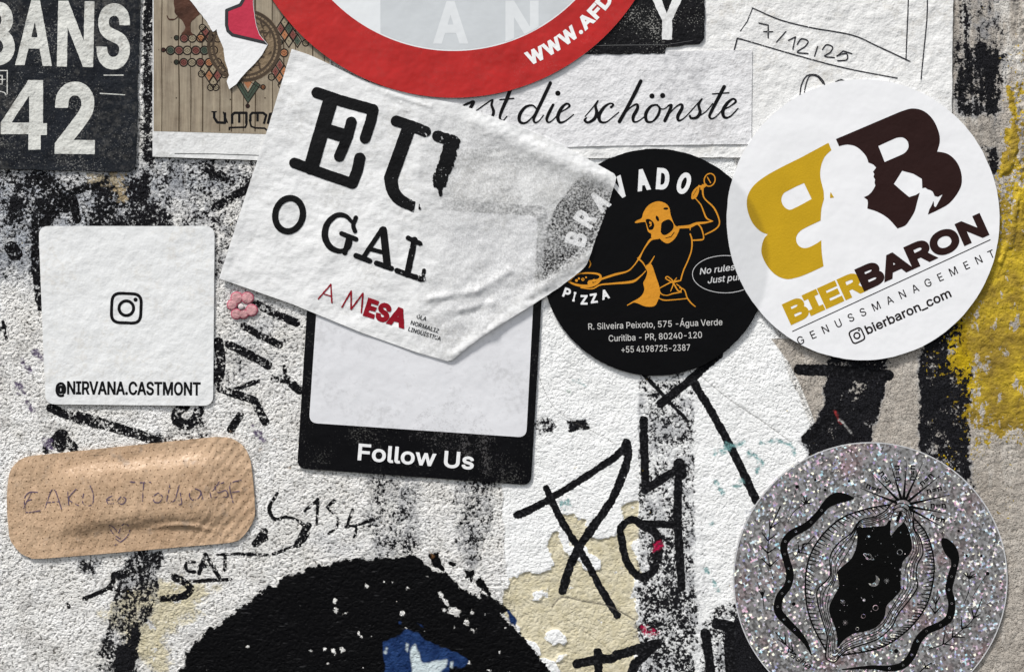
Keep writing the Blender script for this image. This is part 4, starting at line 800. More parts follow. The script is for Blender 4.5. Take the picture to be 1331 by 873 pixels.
# stickers lie pressed down on the coat: keep the relief low under them
def wall_material():
    m = NT('painted_render')
    mk, sp, cream, bk = m.attr3('paint_a'); be, ye, gr, ck = m.attr3('paint_b'); bl, pw, pa, _ = m.attr3('paint_c')
    db = m.attr('dabs')
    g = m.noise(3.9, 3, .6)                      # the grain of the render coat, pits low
    g2 = m.noise(9, 3, .6, off=4); g3 = m.noise(50, 3, .6, off=8); gf = m.noise(1.6, 2, .6, off=6)
    white = m.mix(g3, (.70, .68, .64), (.88, .87, .85))
    gr1 = m.noise(28, 5, .68, off=71); gr2 = m.noise(75, 3, .6, off=73)
    white = m.mix(m.mul(m.ramp(m.add(gr1, m.mul(m.sub(gr2, .5), .7)), .58, 1.0), .5), white, m.mix(gr2, (.36, .33, .28), (.42, .41, .40)))      # old grime
    white = m.mix(m.mul(m.ramp(g, .40, .12), m.ramp(g3, .1, .6, 1.0, .6)), white, (.13, .12, .105))            # shade of the grain pits, put into the colour
    paper = m.mix(g3, (.80, .80, .785), (.89, .89, .88))
    white = m.mix(m.ramp(pa, .45, .55), white, paper)
    beige = m.mix(g3, (.36, .32, .275), (.50, .455, .40))
    vs = m.noise(16, 4, .6, stretch=(1, 1, 5), off=17); up = m.ramp(m.n_sepz, Z0 + .02, Z0 + .09)
    beige = m.mix(m.mul(m.ramp(vs, .45, .9), m.add(.25, m.mul(up, .55))), beige, (.66, .64, .60))
    beige = m.mix(m.mul(m.ramp(vs, .5, .1), m.add(.12, m.mul(up, .5))), beige, (.13, .125, .12))
    beige = m.mix(m.mul(m.ramp(gf, .36, .2), .8), beige, (.10, .085, .07))
    beige = m.mix(m.mul(m.ramp(g, .7, .95), .5), beige, (.66, .62, .55))
    c = m.mix(m.ramp(be, .4, .6), white, beige)
    c = m.mix(m.mul(gr, m.ramp(g2, .1, .9, .45, .95)), c, (.33, .36, .41))
    cream = m.sub(cream, m.mul(m.ramp(m.noise(17, 4, .66, off=81), .72, .95), .5)); cf = m.ramp(m.add(cream, m.add(m.mul(m.sub(g, .5), .08), m.mul(m.sub(g2, .5), .10))), .46, .56)
    c = m.mix(cf, c, m.mix(g2, (.54, .48, .32), (.70, .64, .48)))
    # speckle
    s = m.add(m.add(m.mul(g, .26), m.mul(m.noise(2.6, 3, .6, off=61), .26)), m.add(m.mul(m.noise(6, 3, .65, off=12), .26), m.mul(m.noise(20, 4, .65, off=14), .26)))
    sf = m.ramp(m.sub(sp, s), -.06, .05)
    s2 = m.mul(m.ramp(sp, .04, .14), m.ramp(m.sub(m.add(sp, .12), s), -.05, .05))
    ink = m.mix(m.ramp(gf, .3, .8), (.005, .005, .006), (.018, .018, .021))
    c = m.mix(m.mul(s2, .35), c, (.2, .2, .2))
    wash = m.mul(m.ramp(sp, .12, .5), m.ramp(m.add(g3, m.mul(m.sub(g2, .5), .6)), .35, .85))
    c = m.mix(m.mul(wash, .6), c, (.24, .245, .26))                    # thin grey smear of old ink
    lime = m.mul(m.ramp(sp, .2, .6), m.ramp(m.noise(11, 4, .65, off=44), .80, .92))
    sp = m.sub(sp, m.mul(lime, .5))
    # strokes: sharp where fresh, broken by the grain
    mw = m.add(mk, m.add(m.mul(m.sub(g, .5), .09), m.mul(m.sub(g2, .5), .12)))
    mf = m.ramp(mw, .48, .515)
    hole = m.ramp(m.add(s, m.mul(m.sub(m.noise(30, 3, .6, off=21), .5), .5)), .98, 1.04)
    lefty = m.ramp(m.n_sepx, 0.0, -.06)             # older, more rubbed strokes on the left of the wall
    rub = m.mul(lefty, m.ramp(s, .58, .68))
    mf = m.mul(mf, m.sub(1.0, m.mx(hole, m.mul(rub, .85))))
    c = m.mix(sf, c, ink)
    c = m.mix(mf, c, m.mix(m.ramp(g, .5, .95), (.006, .006, .007), (.03, .03, .033)))
    # yellow over black and bare render
    yn = m.add(m.mul(m.noise(4.5, 3, .6, off=31), .6), m.mul(m.noise(22, 3, .6, off=33), .4))
    yf = m.ramp(m.sub(ye, yn), -.05, .03)
    yf = m.mul(yf, m.ramp(m.noise(13, 4, .7, stretch=(1, 1, 2), off=37), .16, .26)); c = m.mix(m.mul(yf, .94), c, m.mix(m.ramp(g3, .2, .9), m.mix(g2, (.20, .13, .012), (.36, .24, .012)), m.mix(g2, (.42, .28, .008), (.62, .44, .012))))
    # painted figure
    bf = m.ramp(m.add(bk, m.add(m.mul(m.sub(g, .5), .22), m.mul(m.sub(gf, .5), .12))), .46, .52)
    c = m.mix(bf, c, m.mix(m.mul(m.ramp(m.noise(2.2, 4, .7, stretch=(7, 1, 1), rot=.12, off=91), .72, 1.0), m.ramp(m.noise(40, 3, .6, off=92), .3, .8)), (.003, .003, .0035), (.05, .05, .052)))  # grey streaks: sheen of the black paint, mixed into its colour
    blf = m.mul(m.ramp(m.add(bl, m.mul(m.sub(g2, .5), .3)), .45, .62), bf)
    bl2 = m.ramp(bl, .45, .6)
    c = m.mix(bl2, c, m.mix(g2, (.006, .018, .07), (.02, .05, .15)))
    c = m.mix(m.ramp(pw, .42, .66), c, (.56, .64, .66))
    c = m.mix(m.mul(m.ramp(ck, .45, .8), .75), c, (.09, .08, .07))
    c = m.mix(m.mul(db.outputs['Alpha'], m.ramp(g, .75, .45, .25, .9)), c, db.outputs['Color'])
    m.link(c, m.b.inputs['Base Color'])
    dark = m.mx(m.mx(sf, mf), bf)
    m.link(m.ramp(m.mx(bf, m.mul(yf, .6)), 0, 1, .82, .42), m.b.inputs['Roughness'])
    m.b.inputs['Specular IOR Level'].default_value = .06
    calm = m.ramp(m.mx(m.mx(pa, m.mul(bk, 1.15)), m.mul(be, .9)), .45, .6, 1.0, .42)
    hh = m.add(m.mul(g, 1.0), m.add(m.mul(gf, .22), m.mul(m.ramp(g, .42, .05), -.5)))
    nrm = m.bump(m.mul(hh, calm), 1.7)
    m.link(nrm, m.b.inputs['Normal'])
    return m.m
def _sepz(m):
    sx = m.n.new('ShaderNodeSeparateXYZ'); m.t.links.new(m.pos, sx.inputs[0]); return sx.outputs[2]
NT.n_sepz = property(_sepz)
def _sepx(m):
    sx = m.n.new('ShaderNodeSeparateXYZ'); m.t.links.new(m.pos, sx.inputs[0]); return sx.outputs[0]
NT.n_sepx = property(_sepx)

def build_wall():
    ny, nx = GX.shape
    idx = np.arange(nx * ny).reshape(ny, nx)
    F = np.stack([idx[:-1, :-1], idx[1:, :-1], idx[1:, 1:], idx[:-1, 1:]], -1).reshape(-1, 4)
    P = np.stack([GX.ravel(), GY.ravel()], 1)
    z = np.zeros_like(GX)
    A = {'paint_a': np.stack([enc_w(MK, 1.4), SP, CREAM, BKS], -1).reshape(-1, 4),
         'paint_b': np.stack([BEI, YEL, GREY, CKE], -1).reshape(-1, 4),
         'paint_c': np.stack([enc(BL), enc(PW), enc(PA), z], -1).reshape(-1, 4),
         'dabs': DB.reshape(-1, 4)}
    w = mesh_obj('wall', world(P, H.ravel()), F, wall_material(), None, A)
    w['kind'] = 'structure'
build_wall()

def surf(base, amp=.5, size=40, seed=1, fine=.0, fsize=10):
    def h(x, y):
        r = base + (vnoise(x, y, size, seed, 2) - .5) * amp
        if fine: r = r + (vnoise(x, y, fsize, seed + 7, 2) - .5) * fine
        return r
    return h

BLACKINK = (.004, .004, .0045)
ink_black = stick('black_ink', BLACKINK, .5, .35, .1, relief=((30, .4), (4, .15)))
ink_black_worn = stick('black_ink_rubbed', BLACKINK, .45, .4, .1, worn=1.0, worn_size=4, relief=((30, .5), (5, .3)))
ink_pencil = stick('pencil_line', (.03, .03, .035), .6, .2, .1, worn=.5, worn_size=3)

# ---------------- black poster, upper left
def poster_bans():
    t = thing('poster', 60, 60, 'worn black poster with large white letters BANS over 42, upper left', 'poster')
    hf = surf(3.0, .9, 50, 11, .5, 12)
    s = Ink(-160, -150, 200, 240)
    s.poly(rrect([(-150, -140), (187, -140), (177, 224), (-150, 216)], [2, 2, 16, 2]))
    s.rough(1.2, 14, 3)
    m = stick('poster_black', (.008, .010, .014), .42, .4, .35, relief=((26, 1.2), (5, .3)), dust=.26, dirt=.2, dirtcol=(.2, .19, .17))
    sheet(s, 'paper', m, hf, 1.8, 5, t)
    wm = stick('poster_white', (.62, .62, .58), .5, .4, .1, relief=((26, 1.4), (5, .45)), dirt=.5, dirtcol=(.22, .2, .17))
    a = Ink(-60, -10, 200, 100)
    a.fit('B', (-32, 82), (20, 82.5), 76, 3.6); a.fit('A', (21.5, 82.5), (68, 84), 79, 2.8)
    a.fit('N', (75, 84), (122, 85), 79, 3.2); a.fit('S', (126, 85.5), (169, 86.5), 76, 3.8)
    a.rough(.35, 4, 5)
    printed(a, 'lettering', wm, hf, parent=t, grid=8)
    b = Ink(-10, 90, 200, 210)
    b.poly([[(2, 175), (2, 160), (38, 105), (57, 105), (57, 161), (62, 161), (62, 176), (54, 176), (54, 195), (38, 195), (38, 175)], [(16, 160), (39, 125), (39, 160)]])
    b.fit('2', (72, 196), (124, 196.5), 84, 4.4)
    b.rough(.35, 4, 6)
    printed(b, 'lettering', wm, hf, parent=t, grid=8)
    c = Ink(-20, 85, 180, 135, .4)
    for q in ([(136, 98.5), (161, 98.5)], [(131, 122), (163, 124)]):
        r = Ink(120, 90, 175, 130, .4); r.stroke(q, 1.3); printed(r, 'rule_line', wm, hf, parent=t)
    c.stroke([(-8, 92.5), (10.5, 92.5), (10.5, 123.5)], 1.3, True); c.stroke([(-8, 117), (7, 121), (9, 124)], 1.2)
    c.stroke([(-4, 99), (4, 99), (4, 110), (-4, 110), (-4, 99)], 1.6); c.stroke([(0, 104), (8, 104)], 1.0)
    printed(c, 'box_mark', wm, hf, parent=t)
poster_bans()

# ---------------- wooden-look sticker with ornaments
def wood_sticker():
    t = thing('ornament_sticker', 290, 60, 'brown wood-grain sticker with chains of ornaments and the dark word ummm', 'sticker')
    hf = surf(3.0, .5, 60, 12)
    s = Ink(190, -150, 440, 220)
    s.poly([(199, -140), (430, -140), (430, 212), (346, 209), (199, 204)])
    m = NT('wood_print')
    g = m.noise(5, 4, .65, stretch=(1, 1, 18)); g2 = m.noise(26, 3, .6, off=3); g3 = m.noise(1.6, 3, .6, stretch=(1, 1, 9), off=5)
    c = m.mix(g, (.13, .095, .06), (.36, .29, .20)); c = m.mix(m.mul(g3, .35), c, (.13, .095, .06)); c = m.mix(m.mul(g2, .35), c, (.46, .40, .29))
    m.link(c, m.b.inputs['Base Color']); m.b.inputs['Roughness'].default_value = .5
    m.link(m.bump(m.noise(30, 3, .5), .5), m.b.inputs['Normal'])
    white = stick('sticker_white_paper', (.72, .72, .71), .5, .4, .05, relief=((20, .7), (4, .2)), dirt=.25)
    sheet(s, 'paper', white, hf, 1.8, 6, t)
    w = Ink(190, -150, 440, 190); w.poly([(200.5, -139), (429, -139), (429, 180), (345, 175), (200.5, 171)])
    printed(w, 'wood_print', m.m, hf, parent=t, grid=8)
    dk = stick('print_dark_brown', (.014, .009, .007), .5, .3, .2)
    pl = Ink(195, -120, 440, 190, .4)
    for i, x in enumerate(np.arange(214, 426, 17.3)):
        x += (i * 5 % 7) - 3
        pl.stroke(cr([(x, -120), (x + .6, -20), (x - .5, 60), (x + .4, 120), (x, 171)]), 1.1 + .5 * (i % 2))
    for (x, y) in ((230, 128), (300, 130), (345, 128)): pl.stroke([(x, y), (x, y + .1)], 2.0)
    printed(pl, 'plank_joints', stick('print_joint', (.07, .05, .03), .5, .4, .1), hf, .19, parent=t)
    K = crop(190, 0, 4.852)
    ln = Ink(195, -60, 430, 160, .33); red = Ink(195, -60, 430, 160, .4); org = Ink(195, -60, 430, 160, .4); grn = Ink(195, -60, 430, 160, .4); cream = Ink(195, -60, 430, 160, .4)
    def ring(x, y, r, kind=None, wd=5.2):
        c = K([(x, y)])[0]; rr = r / 4.852
        ln.stroke(circ(*c, rr, n=20), wd / 4.852 * 1.35, closed=True)
        {None: cream, 'r': red, 'g': grn, 'o': org, 'c': cream}[kind].poly(circ(*c, rr * .8, n=16))
        ln.stroke([c, (c[0], c[1] + .01)], 1.2)
        ln.stroke([(c[0] - rr * .7, c[1]), (c[0], c[1] - rr * .5), (c[0] + rr * .7, c[1]), (c[0], c[1] + rr * .5), (c[0] - rr * .7, c[1])], .45)
    for x, kd in ((243, 'r'), (294, 'c'), (347, 'o'), (402, 'r'), (455, 'c')): ring(x, 246, 25, kd)
    ring(195, 243, 14, 'g')
    for x, kd in ((157, 'g'), (210, 'r'), (263, 'c'), (317, 'r'), (371, 'g'), (427, 'o')): ring(x, 322, 27, kd)
    ring(112, 319, 12, 'r')
    for x, kd in ((240, 'r'), (292, 'c'), (345, 'r'), (400, 'o'), (453, 'r')): ring(x, 398, 25, kd)
    ring(194, 396, 14, 'g')
    def lattice(rows, cell, dy):
        for y, xs_ in rows:
            for i, x in enumerate(xs_):
                kd = ('o', 'c', 'r', 'c', 'g')[(int(x) // 7 + int(y) // 11) % 5]
                q = K([(x, y - dy), (x + cell, y), (x, y + dy), (x - cell, y)])
                ln.stroke(q, 1.3, closed=True)
                cc = K([(x, y)])[0]; f = {'o': org, 'c': cream, 'r': red, 'g': grn}[kd]
                f.poly([(cc[0] + (p[0] - cc[0]) * .72, cc[1] + (p[1] - cc[1]) * .72) for p in q])
                ln.stroke([cc, (cc[0], cc[1] + .01)], 1.3)
    lattice([(440, (372, 427, 480)), (480, (400, 453)), (520, (427,))], 28, 42)
    lattice([(205, (378,)), (235, (350, 405))], 27, 36)
    for x, y in ((358, 178), (352, 470), (497, 475), (410, 555), (442, 555)): ring(x, y, 20, 'c', 4.5)
    lattice([(145, (876,)), (185, (850, 902)), (225, (876, 928)), (262, (902, 956))], 27, 42)
    ring(872, 338, 25, 'o'); ring(1008, 275, 20, 'c'); ring(848, 270, 16, 'g')
    lattice([(415, (845,)), (455, (818, 872)), (495, (845,)), (540, (860,))], 27, 42)
    ring(793, 490, 20, 'c'); ring(740, 553, 14, 'o'); ring(643, 672, 11, 'r')
    # the green chevron
    grn.poly(K([(572, 535), (600, 518), (645, 590), (690, 515), (720, 540), (645, 655)]))
    ln.stroke(K([(572, 535), (645, 655), (722, 540), (690, 515), (645, 590), (600, 518), (572, 535)]), 1.0); ln.stroke(K([(590, 528), (645, 622), (706, 528)]), .6)
    org.poly(K([(615, 518), (672, 518), (645, 565)])); ln.stroke(K([(643, 650), (643, 662)]), 1)
    ln.stroke(K([(660, 520), (715, 555), (728, 556)]), .8)
    for x, y in ((83, 319), (163, 243), (162, 396)): ln.stroke(K([(x, y), (x + .1, y)]), 1.1)
    printed(cream, 'ornament_fill', stick('print_tan', (.30, .25, .17), .5, .4, .1), hf, .22, parent=t)
    printed(red, 'ornament_fill', stick('print_red', (.17, .055, .045), .5, .4, .15), hf, .24, parent=t)
    printed(org, 'ornament_fill', stick('print_orange', (.36, .15, .07), .5, .4, .15), hf, .26, parent=t)
    printed(grn, 'ornament_fill', stick('print_green', (.05, .07, .05), .5, .4, .15), hf, .28, parent=t)
    printed(ln, 'ornament_line', dk, hf, .34, parent=t)
    # carved wheel
    wl = Ink(250, -20, 420, 120, .4)
    c = (318, 60)
    wl.poly([circ(*c, 48, 47), circ(*c, 44, 43)]); wl.poly([circ(*c, 41.5, 40.5), circ(*c, 38.5, 37.5)])
    for i in range(54):
        a = i * 2 * math.pi / 54
        wl.stroke([(c[0] + 39 * math.cos(a), c[1] + 38 * math.sin(a)), (c[0] + 45.5 * math.cos(a + .02), c[1] + 44.5 * math.sin(a + .02))], .8)
    wheel_mid = stick('print_brown', (.20, .145, .09), .5, .4, .25, relief=((6, .6),))
    bgw = Ink(250, -20, 420, 120, .5); bgw.poly(circ(*c, 48.5, 47.5))
    printed(bgw, 'wheel_disc', wheel_mid, hf, .32, parent=t)
    rs = np.random.RandomState(8)
    for i in range(34):
        a = -1.2 + i * .085; r = 12 + rs.rand() * 22
        p = (c[0] + r * math.cos(a), c[1] + r * math.sin(a)); q = (p[0] + rs.randn() * 5, p[1] + rs.randn() * 5); r2 = (q[0] + rs.randn() * 4, q[1] + rs.randn() * 4)
        wl.stroke(cr([p + (1.2,), q + (2.6,), r2 + (.8,)]))
    printed(wl, 'wheel_relief', stick('print_wheel_dark', (.06, .042, .028), .5, .4, .3), hf, .38, parent=t)
    bu = Ink(195, -80, 290, 60, .4)
    bu.poly(cr(K([(180, -200), (182, 60), (205, 110), (240, 150), (250, 185), (228, 220), (300, 228), (285, 200), (282, 150), (320, 110), (345, 60), (300, -200)]), 5, True))
    bu.stroke(cr(K([(135, 105), (150, 128), (185, 125), (205, 108)])), 1.6)
    bu.rough(.8, 5, 9)
    printed(bu, 'animal_figure', stick('print_bull', (.075, .032, .02), .5, .4, .6, relief=((9, .5),)), hf, .34, parent=t)
    um = Ink(265, 135, 370, 180, .33)
    um.stroke(K([(432, 706), (432, 745), (452, 775), (500, 778), (500, 712)]), 3.4, True); um.stroke(K([(418, 708), (445, 708)]), 1.8)
    um.stroke(K([(490, 712), (515, 775)]), 2.0)
    um.stroke(K([(545, 785), (545, 728), (560, 715), (635, 715), (635, 785)]), 3.4, True); um.stroke(K([(590, 715), (590, 778)]), 3.2, True)
    um.stroke(K([(528, 820), (528, 808), (600, 806), (628, 806), (636, 790)]), 2.4)
    um.stroke(K([(660, 770), (660, 728), (672, 715), (740, 715), (760, 730), (745, 785)]), 3.2, True); um.stroke(K([(705, 715), (705, 770)]), 3.2, True)
    um.stroke(K([(655, 760), (665, 800), (690, 810), (750, 812), (765, 825)]), 2.4)
    um.stroke(K([(770, 785), (785, 722), (850, 715)]), 3.4, True)
    printed(um, 'lettering', ink_black, hf, .2, parent=t)
    fl = Ink(220, 195, 350, 210, .3); fl.stroke([(228, 200), (280, 200.6), (338, 202.5)], .9)
    printed(fl, 'fold_line', stick('fold_grey', (.10, .10, .10), .6, .2), hf, .2, parent=t)
wood_sticker()

def torn_sticker():
    t = thing('torn_sticker', 300, 40, 'torn white sticker scrap with a red patch outlined in dark grey, on the wood-grain sticker', 'sticker')
    K = crop(190, 0, 4.852)
    def hf(x, y): return 4.2 + (vnoise(x, y, 40, 14, 2) - .5) * .6 + np.clip((y - 60) / 55, 0, 1) ** 2 * 1.6
    out = K([(240, -160), (275, 0), (345, 90), (385, 140), (425, 208), (448, 190), (455, 225), (483, 290), (492, 310), (500, 385), (522, 450), (526, 480), (513, 520), (530, 568), (575, 535),
             (600, 500), (640, 455), (690, 405), (735, 350), (771, 285), (740, 250), (718, 222), (700, 170), (690, 115), (680, 40), (680, 0), (690, -160)])
    s = Ink(225, -50, 360, 130, .4); s.poly(out); s.rough(.5, 4, 15, lambda X, Y: (X < 300) * 1.0)
    pm = stick('torn_white_vinyl', (.80, .80, .80), .45, .4, .03, relief=((30, .6), (6, .12)))
    sheet(s, 'vinyl', pm, hf, 1.2, 4, t, tol=.06)
    r = Ink(225, -50, 360, 130, .4)
    r.poly(K([(625, -160), (625, 0), (600, 42), (512, 70), (512, 165), (522, 205), (545, 226), (771, 284), (740, 250), (718, 222), (700, 170), (690, 115), (680, 40), (680, 0), (690, -160)]))
    r.D = np.maximum(r.D, s.D + .5)
    printed(r, 'red_patch', stick('print_crimson', (.50, .035, .07), .45, .4, .08), hf, .12, parent=t)
    d = Ink(225, -50, 360, 130, .4)
    d.stroke(K([(625, -160), (620, 0), (598, 38), (512, 72), (511, 165), (520, 200), (548, 226), (765, 277)]), 4.2)
    d.D = np.maximum(d.D, s.D + .5)
    printed(d, 'outline', stick('print_charcoal', (.035, .037, .04), .45, .4, .08), hf, .2, parent=t)
torn_sticker()

# ---------------- poster with Y, papers, ring sticker
def poster_any():
    t = thing('poster', 780, 20, 'black poster with white capitals reaching out from under the red ring, letter Y in view', 'poster')
    hf = surf(4.9, .5, 40, 16, .3, 12)
    s = Ink(480, -160, 930, 85)
    s.poly([(495, -150), (917, -150), (915, 50), (909, 58), (866, 63), (864, 71), (495, 72)]); s.rough(1.4, 10, 17)
    m = stick('poster_black_paper', (.006, .006, .007), .5, .35, .3, relief=((14, 1.0), (4, .4)), dust=.5)
    sheet(s, 'paper', m, hf, 1.5, 5, t)
    a = Ink(540, -20, 910, 66)
    a.fit('A', (564, 56), (608, 56), 50, 2.6); a.fit('N', (657, 55.5), (700, 55.5), 50, 2.6)
    a.poly([(839, -18), (853, -18), (866, 19), (880, -18), (894, -18), (873, 28), (873, 53), (860, 53), (860, 28)])
    a.rough(.8, 5, 18)
    printed(a, 'lettering', stick('poster_letter_white', (.80, .80, .79), .5, .4, .05, dirt=.3), hf, .2, parent=t)
    f = Ink(740, 50, 900, 70, .4); f.stroke([(762, 61), (800, 60), (862, 59.5)], .9); f.stroke([(862, 60), (912, 52)], .6)
    printed(f, 'crease', stick('crease_grey', (.10, .10, .10), .6, .3), hf, .25, parent=t)

def paper_date():
    t = thing('paper_sheet', 1090, 60, 'large crumpled white paper with pencilled lines and the date 7/12/25', 'paper')
    def hf(x, y): return 2.9 + (vnoise(x, y, 34, 19, 3) - .5) * 1.6 + (vnoise(x, y, 9, 20, 2) - .5) * .7
    s = Ink(630, -160, 1260, 215, .6)
    s.poly([(640, -150), (1243, -150), (1238, 10), (1236, 152), (1230, 206), (1100, 207), (977, 205), (763, 206), (640, 204)]); s.rough(.6, 10, 21)
    m = stick('crumpled_paper', (.76, .755, .74), .6, .3, .07, relief=((16, 1.0), (6, .38), (2.6, .12)), dirt=.32, dirtcol=(.42, .38, .31))
    sheet(s, 'paper', m, hf, 1.5, 4, t)
    K = crop(900, 0, 2.911); p = Ink(930, -20, 1220, 150, .33)
    p.stroke(cr(K([(225, 33), (330, 78), (450, 108), (600, 135), (700, 178), (820, 235)])), 1.2); p.stroke(cr(K([(170, 147), (300, 185), (450, 228), (600, 265), (772, 298)])), 1.1)
    p.stroke(K([(225, 36), (205, 85), (180, 120)]), .8); p.stroke(K([(188, 152), (168, 148), (155, 200)]), 1.4)
    p.stroke(cr(K([(815, -30), (812, 60), (805, 230)])), 1.1); p.stroke(cr(K([(886, -30), (884, 80), (868, 240), (862, 302)])), 1.1)
    p.stroke(K([(250, 90), (285, 98), (285, 145)]), 1.3); p.stroke(K([(268, 122), (302, 122)]), 1.1)
    p.stroke(K([(352, 122), (316, 162)]), 1.2); p.stroke(K([(362, 155), (388, 142), (378, 188)]), 1.3)
    p.stroke(cr(K([(395, 170), (410, 150), (435, 158), (425, 178), (395, 200), (435, 205)])), 1.3); p.stroke(K([(472, 178), (460, 215)]), 1.2)
    p.stroke(cr(K([(490, 190), (505, 172), (528, 180), (520, 200), (498, 215), (535, 220)])), 1.3)
    p.stroke(K([(600, 205), (568, 195), (545, 215)]), 1.3); p.stroke(cr(K([(545, 213), (580, 205), (582, 228), (548, 232)])), 1.3)
    p.stroke(cr(K([(405, 365), (410, 325), (430, 290), (465, 285), (490, 305), (500, 328)])), 1.3); p.stroke(cr(K([(420, 360), (428, 320), (442, 290), (470, 292), (492, 318)])), 1.1)
    p.stroke(cr(K([(540, 312), (560, 304), (580, 312)])), 1.2)
    p.D -= .22
    printed(p, 'handwriting', ink_pencil, hf, .4, parent=t, attrs={'wear': lambda x, y: x * 0 + .28})

def paper_script():
    t = thing('paper_strip', 780, 130, 'white paper label with cursive black words die schönste under the red ring', 'paper')
    def hf(x, y): return 4.2 + (vnoise(x, y, 30, 22, 3) - .5) * 1.0 + (vnoise(x, y, 8, 23, 2) - .5) * .4
    s = Ink(500, 62, 990, 215, .6)
    s.poly([(510, 72), (977, 66), (976, 188), (800, 190), (690, 193), (510, 196)]); s.rough(.4, 10, 24)
    m = stick('label_paper', (.72, .715, .72), .5, .4, .06, relief=((14, .8), (5, .3), (2.4, .12)), dirt=.30, dirtcol=(.36, .34, .33), under=.75, undercol=(.42, .42, .43))
    sheet(s, 'paper', m, hf, 1.0, 4, t, attrs={'under': lambda x, y: np.clip((vnoise(x, y, 7, 77, 3) - .35) * 2.2, 0, 1) * np.clip((x - 835) / 30, 0, 1) * np.clip((925 - x) / 8, 0, 1) * np.clip((165 - y) / 30, 0, 1) + .35 * np.clip((680 - x) / 10, 0, 1)})
    K = crop(580, 80, 3.3275); g = Ink(560, 85, 985, 180, .33)
    S = lambda pts: g.stroke(cr(K(pts), 7))
    S([(283, 110, 14), (262, 165, 14), (240, 215, 12), (232, 246, 8), (245, 258, 4), (262, 240, 3)]); g.stroke(K([(232, 168), (292, 162)]), 1.2)
    S([(130, 215, 3), (165, 190, 4), (200, 168, 5), (196, 190, 9), (205, 220, 11), (195, 245, 9), (172, 246, 5)])
    S([(40, 250, 12), (70, 200, 8), (95, 180, 3)]); S([(85, 190, 5), (118, 178, 12), (90, 230, 12), (100, 248, 5), (130, 215, 3)])
    S([(388, 205, 5), (372, 192, 6), (342, 200, 10), (318, 232, 13), (318, 262, 11), (342, 268, 7), (370, 245, 4), (395, 210, 4)])
    S([(450, 96, 13), (420, 160, 13), (390, 222, 12), (378, 252, 10), (385, 267, 6), (402, 258, 3), (420, 235, 3)])
    S([(482, 140, 20), (482.5, 140, 20)]); S([(462, 190, 10), (445, 222, 12), (434, 252, 10), (444, 266, 5), (466, 250, 3), (490, 222, 3)])
    S([(490, 224, 3), (518, 208, 4), (533, 194, 8), (520, 185, 7), (498, 204, 12), (482, 240, 14), (490, 265, 10), (514, 260, 5), (550, 232, 3)])
    S([(600, 240, 3), (630, 205, 3), (655, 172, 4), (645, 195, 9), (650, 225, 13), (638, 252, 12), (612, 266, 9), (598, 256, 9), (606, 246, 4)])
    S([(640, 250, 3), (668, 215, 3)]); S([(712, 200, 9), (722, 189, 6), (706, 184, 5), (680, 202, 11), (660, 236, 14), (666, 262, 10), (692, 264, 5), (725, 238, 3), (745, 222, 3)])
    S([(840, 88, 14), (812, 145, 14), (780, 205, 13), (748, 262, 14)]); S([(762, 238, 3), (795, 202, 4), (822, 188, 8), (826, 205, 12), (808, 240, 13), (810, 262, 8), (830, 260, 4), (862, 236, 3)])
    S([(888, 152, 20), (888.5, 152, 20)]); S([(934, 150, 20), (934.5, 150, 20)])
    S([(912, 190, 5), (884, 196, 9), (862, 228, 13), (866, 260, 10), (890, 262, 6), (914, 236, 10), (922, 205, 8), (908, 190, 5)]); S([(918, 205, 3), (940, 208, 3), (962, 192, 3)])
    S([(958, 194, 5), (972, 192, 10), (962, 220, 12), (944, 258, 13)]); S([(956, 236, 3), (990, 200, 4), (1014, 188, 8), (1018, 204, 12), (1000, 238, 13), (1004, 258, 8), (1026, 248, 4), (1050, 224, 3)])
    S([(1050, 224, 3), (1078, 192, 3), (1104, 164, 4), (1090, 190, 9), (1096, 222, 12), (1082, 244, 11), (1058, 248, 8), (1052, 238, 8)])
    S([(1080, 245, 3), (1120, 220, 3), (1150, 185, 3)]); S([(1200, 112, 14), (1172, 165, 13), (1146, 215, 12), (1136, 240, 9), (1148, 250, 5), (1170, 236, 3), (1190, 212, 3)]); g.stroke(K([(1150, 143), (1220, 138)]), 1.2)
    S([(1190, 214, 3), (1226, 196, 4), (1250, 176, 8), (1238, 164, 7), (1212, 184, 12), (1194, 218, 14), (1202, 244, 10), (1226, 240, 5), (1260, 205, 3)])
    g.D -= .3
    printed(g, 'lettering', ink_black, hf, .3, parent=t)
paper_date(); paper_script(); poster_any()

